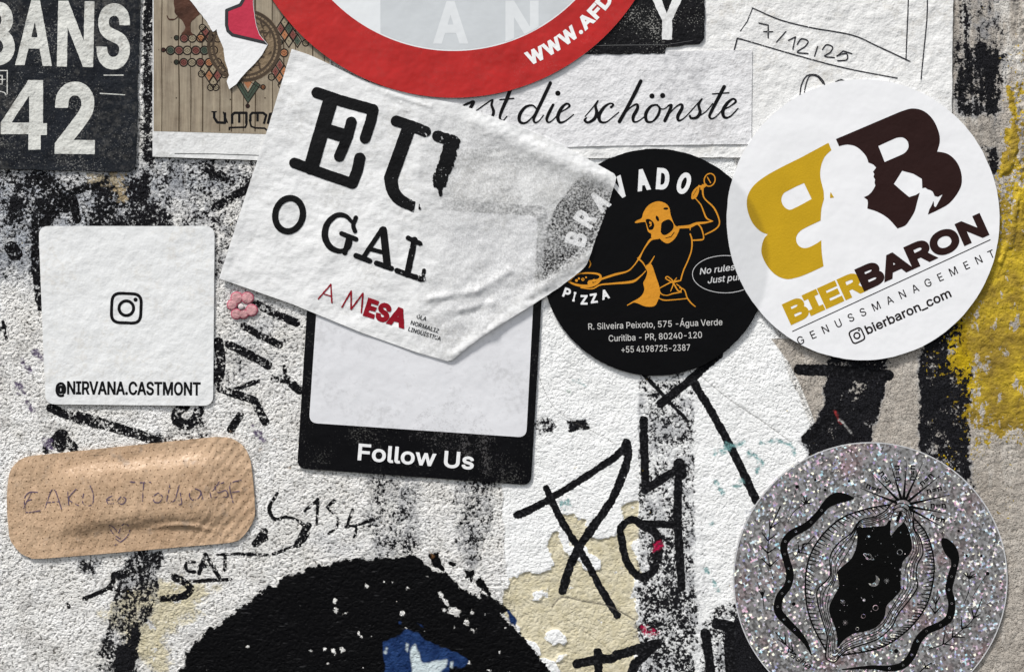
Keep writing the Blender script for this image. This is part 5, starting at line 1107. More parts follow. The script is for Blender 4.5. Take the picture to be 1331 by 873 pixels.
def ring_sticker():
    t = thing('ring_sticker', 590, 20, 'large round white sticker with a thick red ring lettered WWW.AFD', 'sticker')
    C = (590, -152)
    def hf(x, y): return 6.6 + (vnoise(x, y, 70, 25, 2) - .5) * 1.1 + np.clip(np.hypot(x - C[0], y - C[1]) - 250, 0, 40) * .012
    s = Ink(300, -440, 880, 140, 1.0); s.poly(circ(*C, 280.5, n=200))
    m = stick('ring_white_vinyl', (.74, .76, .77), .34, .5, .02, relief=((60, .5), (8, .05)))
    sheet(s, 'white_centre', m, hf, 1.6, 9, t)
    gp = Ink(488, -380, 800, 76, .8); gp.poly([(495, -300), (780, -300), (780, 69), (495, 69)]); gp.D = np.maximum(gp.D, np.hypot(gp.xs[None, :] - 590, gp.ys[:, None] + 153) - 219)
    gl = Ink(488, -30, 800, 76, .4); gl.fit('A', (564, 56), (608, 56), 50, 2.6); gl.fit('N', (657, 55.5), (700, 55.5), 50, 2.6); gl.D = np.maximum(gl.D, np.hypot(gl.xs[None, :] - 590, gl.ys[:, None] + 153) - 219.5)
    printed(gp, 'show_through', stick('vinyl_over_black', (.57, .595, .61), .34, .5, .04, relief=((60, .5), (8, .05))), hf, .08, 9, t)
    printed(gl, 'show_through_letters', stick('vinyl_over_letters', (.70, .72, .73), .34, .5, .04, relief=((60, .5), (8, .05))), hf, .16, 8, t)
    r = Ink(300, -440, 880, 140, .7); r.poly([circ(*C, 280.5, n=200), circ(590, -153, 221, n=200)])
    rm = stick('ring_red', (.43, .010, .008), .34, 1.0, .08, relief=((60, 2.0), (9, .05)), dirt=.06, dust=.04)
    printed(r, 'red_ring', rm, hf, .2, 7, t)
    a = Ink(670, -40, 880, 110, .4)
    th = 22.3
    for ch, w in (('W', 25.5), ('W', 25.5), ('W', 25.5), ('.', 8), ('A', 20), ('F', 16.5), ('D', 20)):
        wa = math.degrees(w / 257); mid = math.radians(th + wa / 2)
        R = 257; p = (C[0] + R * math.sin(mid), C[1] + R * math.cos(mid)); ux, uy = math.cos(mid), -math.sin(mid); hw = w / 2 - .8
        a.fit(ch, (p[0] - ux * hw, p[1] - uy * hw), (p[0] + ux * hw, p[1] + uy * hw) if ch != '.' else (p[0] + ux * hw * .7, p[1] + uy * hw * .7), 15.5, 1.35)
        th += wa
    printed(a, 'lettering', stick('ring_letter_white', (.85, .85, .84), .4, .4, .02), hf, .38, parent=t)
ring_sticker()

# ---------------- stickers on the left
def camera_icon(g, c, size, ang, w, dot=True, r=.235, rad=.27):
    ca, sa = math.cos(ang), math.sin(ang); h = size / 2 - w / 2
    q = lambda u, v: (c[0] + u * ca - v * sa, c[1] + u * sa + v * ca)
    g.stroke(rrect([q(-h, -h), q(h, -h), q(h, h), q(-h, h)], size * rad), w, closed=True)
    g.stroke([q(*p) for p in circ(0, 0, size * r, n=32)], w, closed=True)
    if dot: g.stroke([q(size * .275, -size * .275), q(size * .275 + .01, -size * .275)], w * 1.35)

def handle_sticker():
    t = thing('handle_sticker', 165, 410, 'square white sticker with rounded corners, camera icon and @NIRVANA.CASTMONT', 'sticker')
    hf = surf(3.0, .9, 34, 26, .5, 9)
    s = Ink(40, 285, 290, 535); s.poly(rrect([(51, 294), (279.5, 294), (277.5, 527), (60, 525)], 13))
    m = stick('handle_white_vinyl', (.75, .755, .75), .38, .45, .03, relief=((22, .6), (8, .22)), dirt=.2, dirtcol=(.5, .42, .3))
    sheet(s, 'vinyl', m, hf, 2.0, 4, t)
    g = Ink(60, 370, 275, 520, .33); camera_icon(g, (165, 400.5), 42, .04, 4.0, r=.225)
    g.fit('@', (73, 511), (87, 511), 14.2, 1.0); g.fit('NIRVANA.CASTMONT', (88, 511.5), (261.5, 513), 16.0, .68)
    printed(g, 'lettering', ink_black, hf, .18, parent=t)
handle_sticker()

def follow_sticker():
    t = thing('follow_sticker', 550, 440, 'black-framed sticker with blank white panel and the words Follow Us', 'sticker')
    hf = surf(2.9, .5, 90, 27)
    s = Ink(380, 235, 725, 640); s.poly(rrect([(409, 250), (711, 268), (690, 630), (386.5, 608)], 12))
    m = stick('follow_black_vinyl', (.003, .003, .004), .30, .3, .1, relief=((60, .5), (9, .1)), dust=.10)
    sheet(s, 'vinyl', m, hf, 1.8, 7, t)
    w = Ink(390, 245, 715, 590); w.poly(rrect([(421, 265), (699, 281), (684, 568), (402, 549)], 11))
    printed(w, 'white_panel', stick('follow_white', (.70, .70, .72), .30, .7, .04, relief=((60, .8), (14, .14)), dirt=.16), hf, .2, 9, t)
    g = Ink(455, 565, 625, 620, .33)
    g.fit('Follow Us', (465, 596.5), (615.5, 609), 20.0, .85)
    printed(g, 'lettering', stick('follow_letter', (.80, .80, .80), .4, .4, .02), hf, .2, parent=t)
    # film of old glue over the lower edge
    g = Ink(525, 505, 670, 630)
    g.poly(cr([(534, 560), (545, 538), (575, 524), (600, 520), (622, 530), (640, 560), (655, 590), (652, 622), (625, 612), (600, 590), (565, 578), (535, 572)], 5, True)); g.rough(3, 10, 28)
    f = NT('glue_film')
    n = f.noise(3, 3, .7); n2 = f.noise(14, 3, .6, off=3)
    f.link(f.mix(n, (.18, .17, .17), (.5, .48, .47)), f.b.inputs['Base Color']); f.b.inputs['Roughness'].default_value = .35
    f.link(f.bump(n, .5), f.b.inputs['Normal'])
    f.transp(f.mul(f.ramp(f.add(f.mul(n, .6), f.mul(n2, .5)), .55, .8), .13))
    o = printed(g, 'glue_residue', f.m, hf, .4, 5, t)
follow_sticker()

def flower():
    t = thing('flower_decoration', 314, 397, 'tiny translucent pink plastic flower stuck to the wall', 'decoration')
    s = Ink(290, 375, 340, 425, .4)
    lob = [(308, 387, 8.2), (322, 387, 8.2), (327.5, 403, 8.0), (317, 408, 6.5), (307.5, 408, 7.2), (302, 396, 7.0)]
    for x, y, r in lob: s.poly(circ(x, y, r, n=24))
    m = stick('pink_plastic', (.46, .10, .15), .25, .6, .1, relief=((8, .6),))
    m2 = stick('pink_plastic_pale', (.55, .29, .30), .35, .5, .3, relief=((6, .7), (2.5, .3)), dirt=.5)
    hf = lambda x, y: 2.0 + .9 * np.sqrt(np.clip(-s.sample(x, y) / 4, 0, 1))
    sheet(s, 'petals', m, hf, 2.0, 2, t)
    s2 = Ink(290, 375, 340, 425, .4); s2.D = s.D + 1.3
    for x, y, r in lob: s2.stroke([(314.5, 398), (314.5 + (x - 314.5) * .2, 398 + (y - 398) * .2)], .5, sub=True)
    sheet(s2, 'petal_faces', m2, lambda x, y: hf(x, y) + .25, 0, 2, t)
    b = Ink(305, 388, 325, 408, .4); b.poly(circ(314, 398.5, 3.8, n=24))
    sheet(b, 'bead', stick('clear_bead', (.62, .55, .54), .12, .8, .05, relief=((4, .4),)), lambda x, y: 3.2 + 1.3 * np.sqrt(np.clip(1 - np.hypot(x - 314, y - 398.5) ** 2 / 15.5, 0, 1)), 1.5, 1.2, t)
flower()

def bandage():
    t = thing('adhesive_bandage', 170, 646, 'tan adhesive bandage with holes, pen writing and a small heart', 'bandage')
    K = crop(0, 560, 3.803); ang = -.087; ca, sa = math.cos(ang), math.sin(ang)
    def pad(x, y):
        u = (x - 178) * ca + (y - 645) * sa; v = -(x - 178) * sa + (y - 645) * ca
        bend = v + 8 * (u / 100) ** 2 * 0
        f = lambda a, w: 1 / (1 + np.exp(-np.clip(a / w, -30, 30)))
        return f(u + 96, 9) * f(108 - u, 9) * f(v + 42, 4.5) * f(34 - v + 6 * (np.clip(u, -100, 100) / 100) ** 2, 4.5)
    def hf(x, y):
        n = vnoise(x * .8 + y * .6, y * .8 - x * .6, 13, 30, 3) - .5
        ridge = np.exp(-((y - (681 + ((x - 235) / 42) ** 2 * 7)) / 3.0) ** 2) * np.exp(-((x - 240) / 32) ** 2)
        u = x * .75 + y * .66
        cr1 = (np.abs(((u / 11.5) % 1) - .5) * 2 - .5) * .7 * np.clip((x - 225) / 40, 0, 1)
        return 2.9 + 7.5 * pad(x, y) + n * 1.7 + ridge * 2.4 + cr1 * (1 - pad(x, y) * .7)
    s = Ink(0, 555, 345, 735)
    s.poly(cr(K([(45, 235), (58, 190), (90, 150), (140, 125), (250, 112), (600, 75), (1000, 34), (1090, 28), (1150, 38), (1205, 75), (1238, 140), (1252, 240), (1262, 370), (1258, 430), (1232, 480), (1195, 525), (1140, 548), (900, 570),
                 (500, 605), (200, 628), (150, 622), (105, 600), (60, 548), (48, 500), (42, 440), (38, 330)]), 5, True))
    s.rough(1.0, 5, 31, lambda X, Y: ((X < 26) & (Y > 668)) * 1.0)
    b = NT('bandage_skin')
    n1 = b.noise(60, 3, .6); n2 = b.noise(3, 3, .6, off=4)
    c = b.mix(n1, (.45, .30, .185), (.57, .40, .26)); c = b.mix(b.mul(n2, .25), c, (.40, .24, .13))
    st = b.ramp(b.noise(24, 3, .6, off=9), .70, 1.0); c = b.mix(b.mul(st, .45), c, (.27, .22, .18))
    b.link(c, b.b.inputs['Base Color']); b.b.inputs['Roughness'].default_value = .42; b.b.inputs['Specular IOR Level'].default_value = .45
    nr = b.bump(b.noise(12, 3, .6, stretch=(1, 1, 2.2), rot=.75), 1.1); nr = b.bump(b.noise(3, 3, .6), .3, nr); b.link(nr, b.b.inputs['Normal'])
    sheet(s, 'strip', b.m, hf, 2.2, 3, t)
    h = Ink(0, 555, 345, 735, .3); px, py = 9.6, 8.4
    for i in range(-22, 23):
        for j in range(-12, 13):
            u = i * px + (j % 2) * px / 2; v = j * py
            x = 172 + u * ca - v * sa * 1; y = 646 + u * sa + v * ca
            if s.sample(x, y) < -3: h.stroke([(x, y), (x + .35, y + .15)], 1.15)
    o = printed(h, 'vent_holes', stick('hole_brown', (.10, .05, .025), .7, .2, .1), hf, .3, 8, t); o['kind'] = 'stuff'
    w = Ink(0, 555, 345, 735, .3); S = lambda pts, q=1.3: w.stroke(cr(K(pts), 5), q)
    S([(190, 300), (150, 300), (125, 330), (130, 385), (140, 400), (205, 390)]); S([(135, 345), (160, 335)]); S([(160, 300), (120, 380)], .9)
    S([(225, 385), (250, 310), (268, 285), (288, 310), (312, 382)]); S([(240, 350), (300, 345)])
    S([(345, 295), (350, 360)]); S([(390, 280), (350, 330), (400, 362)])
    S([(425, 305), (420, 345), (440, 362), (470, 355), (472, 305), (458, 265)])
    S([(565, 315), (540, 330), (545, 352), (572, 352)]); S([(540, 335), (570, 333)], 1); S([(610, 318), (592, 340), (605, 355), (625, 350), (632, 328), (610, 318)])
    S([(655, 245), (690, 250), (755, 248)], 1.7); S([(720, 250), (715, 340)]); S([(790, 300), (768, 320), (775, 345), (800, 345), (812, 318), (795, 300)])
    S([(850, 260), (842, 300), (835, 345), (870, 340), (885, 300), (895, 262)]); S([(900, 300), (908, 350), (895, 358)]); S([(960, 285), (945, 310), (960, 335), (990, 325), (1000, 295), (975, 280), (960, 285)]); S([(1000, 290), (1010, 330)])
    S([(1045, 300), (1055, 330), (1080, 320)]); S([(1110, 250), (1070, 270), (1085, 300), (1120, 290), (1130, 320), (1100, 325)]); S([(1060, 290), (1090, 245)], 1); S([(1195, 240), (1140, 262), (1155, 350)]); S([(1150, 300), (1185, 295)])
    S([(590, 500), (565, 470), (548, 462), (560, 500), (598, 530)]); S([(592, 498), (610, 462), (635, 455), (645, 490), (620, 530), (570, 562)]); S([(575, 530), (600, 545)], 1)
    pen = stick('pen_violet', (.12, .085, .13), .5, .3, .1, worn=1, worn_size=4)
    printed(w, 'handwriting', pen, hf, .45, 4, t, attrs={'wear': lambda x, y: x * 0 + .34})
bandage()

# ---------------- black round pizza sticker
BR_C, BR_R = (851, 341), 147
def bravado():
    t = thing('pizza_sticker', 851, 341, 'round black sticker with an orange figure in a cap, BRAVADO above and PIZZA below', 'sticker')
    hf = surf(4.0, .6, 60, 33)
    s = Ink(695, 185, 1005, 495); s.poly(circ(*BR_C, BR_R, n=160)).rough(.6, 9, 92)
    m = stick('pizza_black_vinyl', (.0025, .0025, .003), .42, .25, .1, relief=((50, .4), (7, .08)), dust=.0)
    sheet(s, 'vinyl', m, hf, 2.2, 8, t)
    wm = stick('pizza_white_print', (.78, .78, .78), .45, .4, .02)
    a = Ink(725, 210, 915, 400, .4)
    for ch, th in (('B', -73.5), ('R', -58.5), ('A', -43), ('V', -26.5), ('A', -9.6), ('D', 4.3), ('O', 19)):
        r = math.radians(th); R = 96.5; c = (853 + R * math.sin(r), 341.5 - R * math.cos(r)); ux, uy = math.cos(r), math.sin(r); hw = 8.4
        a.fit(ch, (c[0] - ux * hw, c[1] - uy * hw), (c[0] + ux * hw, c[1] + uy * hw), 24.5, 1.75)
    for ch, c, th, hw in (('P', (737, 380), 20, 4.6), ('I', (746.4, 385), 12, 1.6), ('Z', (759, 389), 0, 4.6), ('Z', (771.5, 387), -8, 4.6), ('A', (786, 382), -15, 5)):
        r = math.radians(th); ux, uy = math.cos(r), math.sin(r); b = (c[0] - uy * 6.2, c[1] + ux * 6.2)
        a.fit(ch, (b[0] - ux * hw, b[1] - uy * hw), (b[0] + ux * hw, b[1] + uy * hw), 11, .75)
    printed(a, 'lettering', wm, hf, parent=t)
    l = Ink(755, 405, 950, 470, .3)
    l.fit('R. Silveira Peixoto, 575 -Água Verde', (764.5, 428.3), (938.5, 422.3), 8.0, .08); l.fit('Curitiba - PR, 80240-120', (791, 443.6), (912, 438.8), 8.0, .08)
    l.fit('+55 4198725-2387', (807.5, 458), (896.5, 455.2), 8.0, .08)
    printed(l, 'address_lines', stick('pizza_grey_print', (.55, .54, .52), .45, .4, .02), hf, parent=t)
    e = Ink(890, 325, 1000, 390, .3); e.stroke(circ(942, 356.5, 42.5, 24.2, 80), .75, closed=True)
    e.fit('No rules.', (909, 357), (957, 350.5), 8.0, .15, .28); e.fit('Just pure', (919, 368.5), (968, 363), 8.0, .15, .28)
    e.D = np.maximum(e.D, np.hypot(e.xs[None, :] - 851, e.ys[:, None] - 341) - 144)
    printed(e, 'oval_slogan', stick('pizza_pale_print', (.6, .6, .6), .45, .4, .02), hf, parent=t)
    K = crop(710, 240, 4.852); f = Ink(725, 225, 945, 402, .33)
    P = lambda pts, sub=False, sm=4: f.poly(cr(K(pts), sm, True), sub=sub)
    S = lambda pts, w=None: f.stroke(cr(K([p if len(p) == 3 else p + (w,) for p in pts]), 5))
    P([(557, 238), (572, 226), (600, 212), (612, 175), (645, 130), (700, 107), (750, 120), (775, 150), (782, 190), (800, 240), (815, 262), (838, 275), (827, 310), (805, 345), (768, 371), (738, 363), (705, 337),
       (680, 345), (660, 333), (660, 312), (640, 297), (628, 255), (622, 238), (600, 238), (565, 244)])
    P([(625, 225), (645, 218), (670, 235), (680, 260), (668, 285), (645, 285), (634, 255)], True); f.poly(circ(*K([(655, 243)])[0], 1.6), False); S([(650, 235, 5), (660, 255, 7), (648, 265, 4)])
    P([(722, 270), (725, 245), (745, 228), (775, 222), (800, 250), (795, 285), (760, 315), (735, 318), (720, 300)], True)
    f.poly(circ(*K([(699, 215)])[0], 1.9, 3.8, rot=-.4), sub=True); f.poly(circ(*K([(752, 153)])[0], 3.2, 1.6), sub=True)
    f.stroke(K([(752, 338), (785, 330), (805, 302)]), 1.1, sub=True)
    S([(832, 270, 16), (870, 268, 18), (905, 264, 20), (945, 247, 16), (1000, 241, 12), (1048, 232, 5)])
    S([(1048, 232, 5), (1008, 212, 10), (982, 150, 8), (970, 125, 7), (938, 88, 6)]); S([(985, 5, 12), (985, 60, 10), (1000, 95, 8), (1050, 142, 10), (1080, 198, 9), (1089, 250, 8), (1060, 285, 9), (1000, 316, 8)])
    S([(948, 245, 10), (975, 275, 9), (990, 340, 8), (960, 350, 10), (915, 352, 8)]); S([(905, 262, 9), (905, 288, 5)]); S([(905, 312, 8), (916, 350, 9), (914, 410, 8), (895, 470, 8), (862, 545, 8), (845, 605, 8)])
    S([(704, 340, 10), (660, 346, 14), (625, 390, 9), (602, 430, 8), (582, 468, 16)]); S([(575, 465, 8), (605, 490, 9), (625, 522, 6)]); S([(680, 452, 5), (655, 493, 9), (630, 522, 5)])
    S([(582, 468, 9), (550, 512, 7), (510, 547, 9), (430, 568, 14), (345, 596, 12)]); S([(625, 545, 6), (590, 580, 8), (540, 612, 16), (420, 624, 11), (340, 632, 9), (290, 656, 8), (218, 650, 7)])
    P([(650, 498), (668, 515), (690, 580), (710, 640), (716, 690), (702, 730), (680, 765), (625, 768), (575, 748), (552, 738), (600, 700), (617, 660), (610, 620), (625, 590), (635, 550), (622, 520)])
    S([(510, 760, 6), (555, 735, 8), (600, 712, 8)]); S([(710, 655, 6), (740, 638, 7), (790, 614, 8), (845, 605, 8)]); S([(710, 665, 6), (725, 690, 7), (760, 698, 6), (800, 686, 8), (850, 678, 6)])
    S([(703, 713, 6), (740, 728, 8), (800, 726, 7), (885, 718, 6)]); S([(840, 650, 8), (870, 665, 7), (886, 712, 8), (910, 745, 8), (937, 768, 6)])
    S([(795, 618, 9), (752, 592, 7), (762, 580, 7), (790, 600, 8), (800, 620, 8)]); S([(796, 618, 8), (820, 588, 5)]); S([(800, 620, 8), (795, 640, 7), (782, 672, 5)]); S([(800, 620, 8), (828, 668, 9), (848, 668, 7), (848, 650, 6), (820, 628, 6)]); S([(800, 618, 7), (845, 605, 6)])
    S([(150, 605, 10), (185, 570, 8), (250, 558, 9), (320, 563, 12), (342, 580, 14), (325, 600, 12), (270, 610, 12)]); S([(140, 612, 9), (190, 632, 14), (260, 640, 18), (310, 625, 20), (340, 600, 14)])
    for x, y, r in ((230, 598, 10), (250, 585, 6), (205, 592, 7), (275, 620, 16), (300, 605, 10), (190, 605, 9)): f.poly(circ(*K([(x, y)])[0], r / 4.852, n=16))
    f.poly(circ(*K([(231, 598)])[0], .9), sub=True)
    S([(270, 475, 3), (279, 500, 7), (268, 525, 3)])
    P([(912, 78), (922, 42), (955, 12), (962, 38), (945, 82), (918, 94)]); f.stroke(K([(925, 70), (948, 30)]), .6, sub=True)
    f.stroke(circ(921.8, 234.3, 7, 8.4, 28, .3), 1.5, closed=True); f.stroke([(919, 231), (923, 238)], 1.4); S([(1000, 0, 10), (975, 15, 16), (960, 10, 10)])
    f.stroke([(917, 241), (911, 246)], 2.6)
    printed(f, 'orange_figure', stick('pizza_orange', (.62, .26, .022), .45, .4, .06), hf, .18, 7, t, tol=.06)
bravado()

# ---------------- the torn white label across the middle
def torn_label():
    t = thing('torn_label', 540, 270, 'big torn white label reading EU, O GAL and A MESA in dark red', 'label')
    K7 = crop(540, 200, 3.117)
    edge = np.array([(594, 136), (663, 161), (715, 182), (801, 229)], float)
    def hf(x, y):
        b = 5.3 + (vnoise(x, y, 60, 35, 2) - .5) * 1.6
        st = (vnoise(x * .94 + y * .34, (y * .94 - x * .34) * 3.2, 42, 36, 2) - .5) * 1.0
        rt = np.clip((x - 560 - (300 - y) * .1) / 60, 0, 1)
        b = b + st * (1 - .5 * rt) + rt * ((vnoise(x, y, 9, 37, 3) - .5) * 1.1 + (vnoise(x, y, 28, 38, 2) - .5) * 1.6)
        # folds near the tip and the lower right edge
        wr = np.exp(-(((x - 630) / 62) ** 2 + ((y - 402) / 34) ** 2))
        v = (y + .62 * x - 790) / 1.0
        b = b + wr * (1.6 * np.abs(np.sin(v / 10.5 + 1.6 * vnoise(x, y, 30, 39))) - .5)
        for (ax, ay, bx, by, am, w) in ((560, 388, 620, 378, 2.0, 5), (620, 378, 662, 352, 1.8, 5), (600, 402, 640, 392, 1.3, 4), (588, 462, 640, 428, 1.8, 5), (640, 428, 706, 388, 1.6, 6), (505, 122, 560, 140, .8, 3), (523, 134, 530, 146, .9, 2)):
            dx, dy = bx - ax, by - ay; tt = np.clip(((x - ax) * dx + (y - ay) * dy) / (dx * dx + dy * dy), 0, 1)
            b = b + am * np.exp(-(np.hypot(x - ax - tt * dx, y - ay - tt * dy) / w) ** 2)
        # the upper right edge stands off in a soft roll, the lower right edge too
        d1 = (y - (136 + (x - 594) * .449)) / 1.096
        b = b + np.clip((x - 580) / 80, 0, 1) * 2.6 * np.exp(-((d1 - 13) / 12) ** 2)
        d2 = ((469 + (x - 583) * -.70) - y) / 1.22
        b = b + np.clip((x - 575) / 60, 0, 1) * 2.4 * np.exp(-((d2 - 8) / 8) ** 2)
        b = b + np.clip((800 - x) / 300, 0, 1) * 0 + 1.2 * np.exp(-((x - 801) ** 2 + (y - 229) ** 2) / 900)
        # slight lift along the left and lower edge
        return b + .8 * np.exp(-(np.clip((x - (380 - (y - 65) * .316)), 0, 99) / 9) ** 2)
    s = Ink(275, 55, 815, 480, .6)
    s.poly(cr([(380, 65), (404, 73), (432, 86), (480, 108), (530, 122), (560, 129), (594, 136), (628, 148), (663, 161), (690, 171), (715, 182), (760, 205), (798, 227)], 4) +
           [(801, 232), (790, 268), (775, 308), (764, 340)] + cr([(760, 347), (745, 360), (716, 381), (670, 410), (620, 442), (588, 468)], 3) + [(582, 469), (540, 457), (470, 432), (380, 395), (286, 362), (318, 262), (350, 165)])
    s.rough(.6, 7, 40, lambda X, Y: (X > 600) * 1.0)
    black_below = (lambda x, y: np.hypot(x - BR_C[0], y - BR_C[1]) < BR_R - 1)
    def thin(x, y):
        inner = (x > 560) & (x < 697) & (y > 281)                 # panel of the framed sticker below
        v = np.where(x > 545, .26, .05) + .12 * np.clip((x - 560) / 60, 0, 1)
        v = v * np.clip((x - 500) / 90, .15, 1)
        v = v * (.7 + .6 * vnoise(x, y, 30, 41, 3)) * np.where(black_below(x, y), 1.75, np.where((x > 575) & ((y < 281) | (x > 697)) & (y > 254), 1.15, .9))
        return v * np.clip(((469 + (x - 583) * -.70) - y) / 26, .05, 1) * np.clip((y - (136 + (x - 594) * .449)) / 34, .12, 1)
    m = stick('torn_label_paper', (.76, .76, .755), .30, .8, .04, relief=((55, 2.6), (14, .32), (3.0, .06)), fibres=.10, dirt=.28, dirtcol=(.33, .315, .28), thin=.6, tint=(1, 1, 1))
    sheet(s, 'paper', m, hf, 1.3, 3.2, t, attrs={'thin': thin})
    K = crop(340, 90, 4.364); g = Ink(370, 105, 600, 290, .4)
    W = lambda pts, w: g.stroke(K(pts), w / 4.364)
    W([(318, 138), (460, 186), (634, 234)], 64); W([(634, 240), (622, 300), (590, 396)], 62); W([(395, 180), (345, 350), (285, 560)], 84)
    W([(370, 350), (480, 384)], 78); W([(512, 305), (490, 390), (444, 498)], 62); W([(190, 535), (340, 590), (515, 650)], 60); W([(560, 508), (545, 580), (518, 650)], 64)
    W([(765, 298), (850, 325), (932, 358)], 62); W([(840, 330), (790, 470), (735, 620)], 78); g.stroke(cr(K([(735, 620, 78), (748, 690, 72), (790, 745, 66), (870, 782, 62)])))
    W([(1000, 384), (1085, 412)], 64); g.stroke(K([(1080, 420, 84), (1050, 540, 84), (1010, 640, 74), (1015, 690, 20), (1018, 720, 8)]))
    Kp = K([(1090, 360), (1140, 430), (880, 830)])
    def er(X, Y): return np.clip((X - 505) / 30, 0, 1) * np.clip((Y - 190) / 60 + (X - 560) / 40, .12, 1)
    g.rough(3.6, 5, 42, er, -.1); g.rough(.3, 3, 43)
    g.poly(K([(878, 720), (900, 730), (885, 830), (860, 830), (872, 775)]), sub=True)
    wear = lambda x, y: -.35 + .5 * np.clip((x - 470) / 70, 0, 1)
    printed(g, 'lettering', ink_black_worn, hf, .5, 3.2, t, attrs={'wear': wear})
    K = crop(280, 250, 3.492); g = Ink(345, 245, 565, 375, .33)
    g.stroke([K([p])[0] for p in circ(337, 103, 62, 76, 40, .22)], 8.2, closed=True)
    W = lambda pts, w=0: g.stroke(cr(K([p if len(p) == 3 else p + (w,) for p in pts]), 5))
    W([(636, 178), (628, 150), (640, 116)], 20); W([(625, 140, 16), (592, 108, 20), (548, 108, 24), (508, 148, 28), (500, 205, 30), (525, 250, 28), (570, 268, 22), (605, 250, 22), (612, 215, 26)]); W([(606, 215), (590, 275)], 24); W([(575, 188), (640, 214)], 22)
    g.stroke(K([(756, 172), (672, 298)]), 6.2); g.stroke(K([(764, 172), (782, 335)]), 9.6); g.stroke(K([(704, 258), (772, 276)]), 5.6); g.stroke(K([(640, 288), (702, 312)]), 7.0); g.stroke(K([(733, 322), (800, 346)]), 7.0); g.stroke(K([(757, 170), (765, 172)]), 6.5)
    g.stroke(K([(905, 218), (872, 372)]), 8.4); g.stroke(K([(876, 208), (930, 234)]), 6.4); g.stroke(K([(826, 356), (885, 378), (944, 396)]), 7.2); g.stroke(K([(948, 352), (943, 392)]), 4.6)
    g.rough(1.5, 4, 44, lambda X, Y: np.clip((X - 530) / 20, 0, 1)); g.rough(.25, 3, 45)
    printed(g, 'lettering', ink_black_worn, hf, .5, 3.2, t, attrs={'wear': wear})
    g = Ink(405, 365, 535, 435, .33)
    A = K([(528, 416), (470, 482)]); g.stroke(K([(470, 483), (526, 418), (531, 500)]), 1.9); g.stroke(K([(496, 462), (530, 472)]), 1.6)
    g.stroke(K([(577, 520), (618, 448), (618, 530), (672, 458), (664, 546)]), 2.1)
    p0, p1 = K([(672, 552), (858, 612)])
    def L(c, a, b, gr): g.fit(c, (p0[0] + (p1[0] - p0[0]) * a, p0[1] + (p1[1] - p0[1]) * a), (p0[0] + (p1[0] - p0[0]) * b, p0[1] + (p1[1] - p0[1]) * b), 20.5, gr)
    L('E', 0, .27, 1.9); L('S', .28, .60, 2.1); L('A', .58, 1.0, 2.3)
    g.rough(.4, 3, 46)
    printed(g, 'red_lettering', stick('print_dark_red', (.25, .006, .015), .4, .4, .06), hf, .5, 3.2, t)
    g = Ink(525, 400, 590, 450, .25)
    g.fit('OLA', K([(912, 570)])[0], K([(957, 584)])[0], 5.2, .12); g.fit('NORMALIZ', K([(886, 598)])[0], K([(1012, 638)])[0], 5.2, .12); g.fit('LINGÜÍSTICA', K([(875, 627)])[0], K([(1022, 673)])[0], 5.2, .12)
    printed(g, 'small_lettering', ink_black_worn, hf, .5, 3.2, t, attrs={'wear': lambda x, y: .1 + .25 * np.clip((x - 560) / 10, 0, 1) * np.clip((432 - y) / 8, 0, 1)})
torn_label()

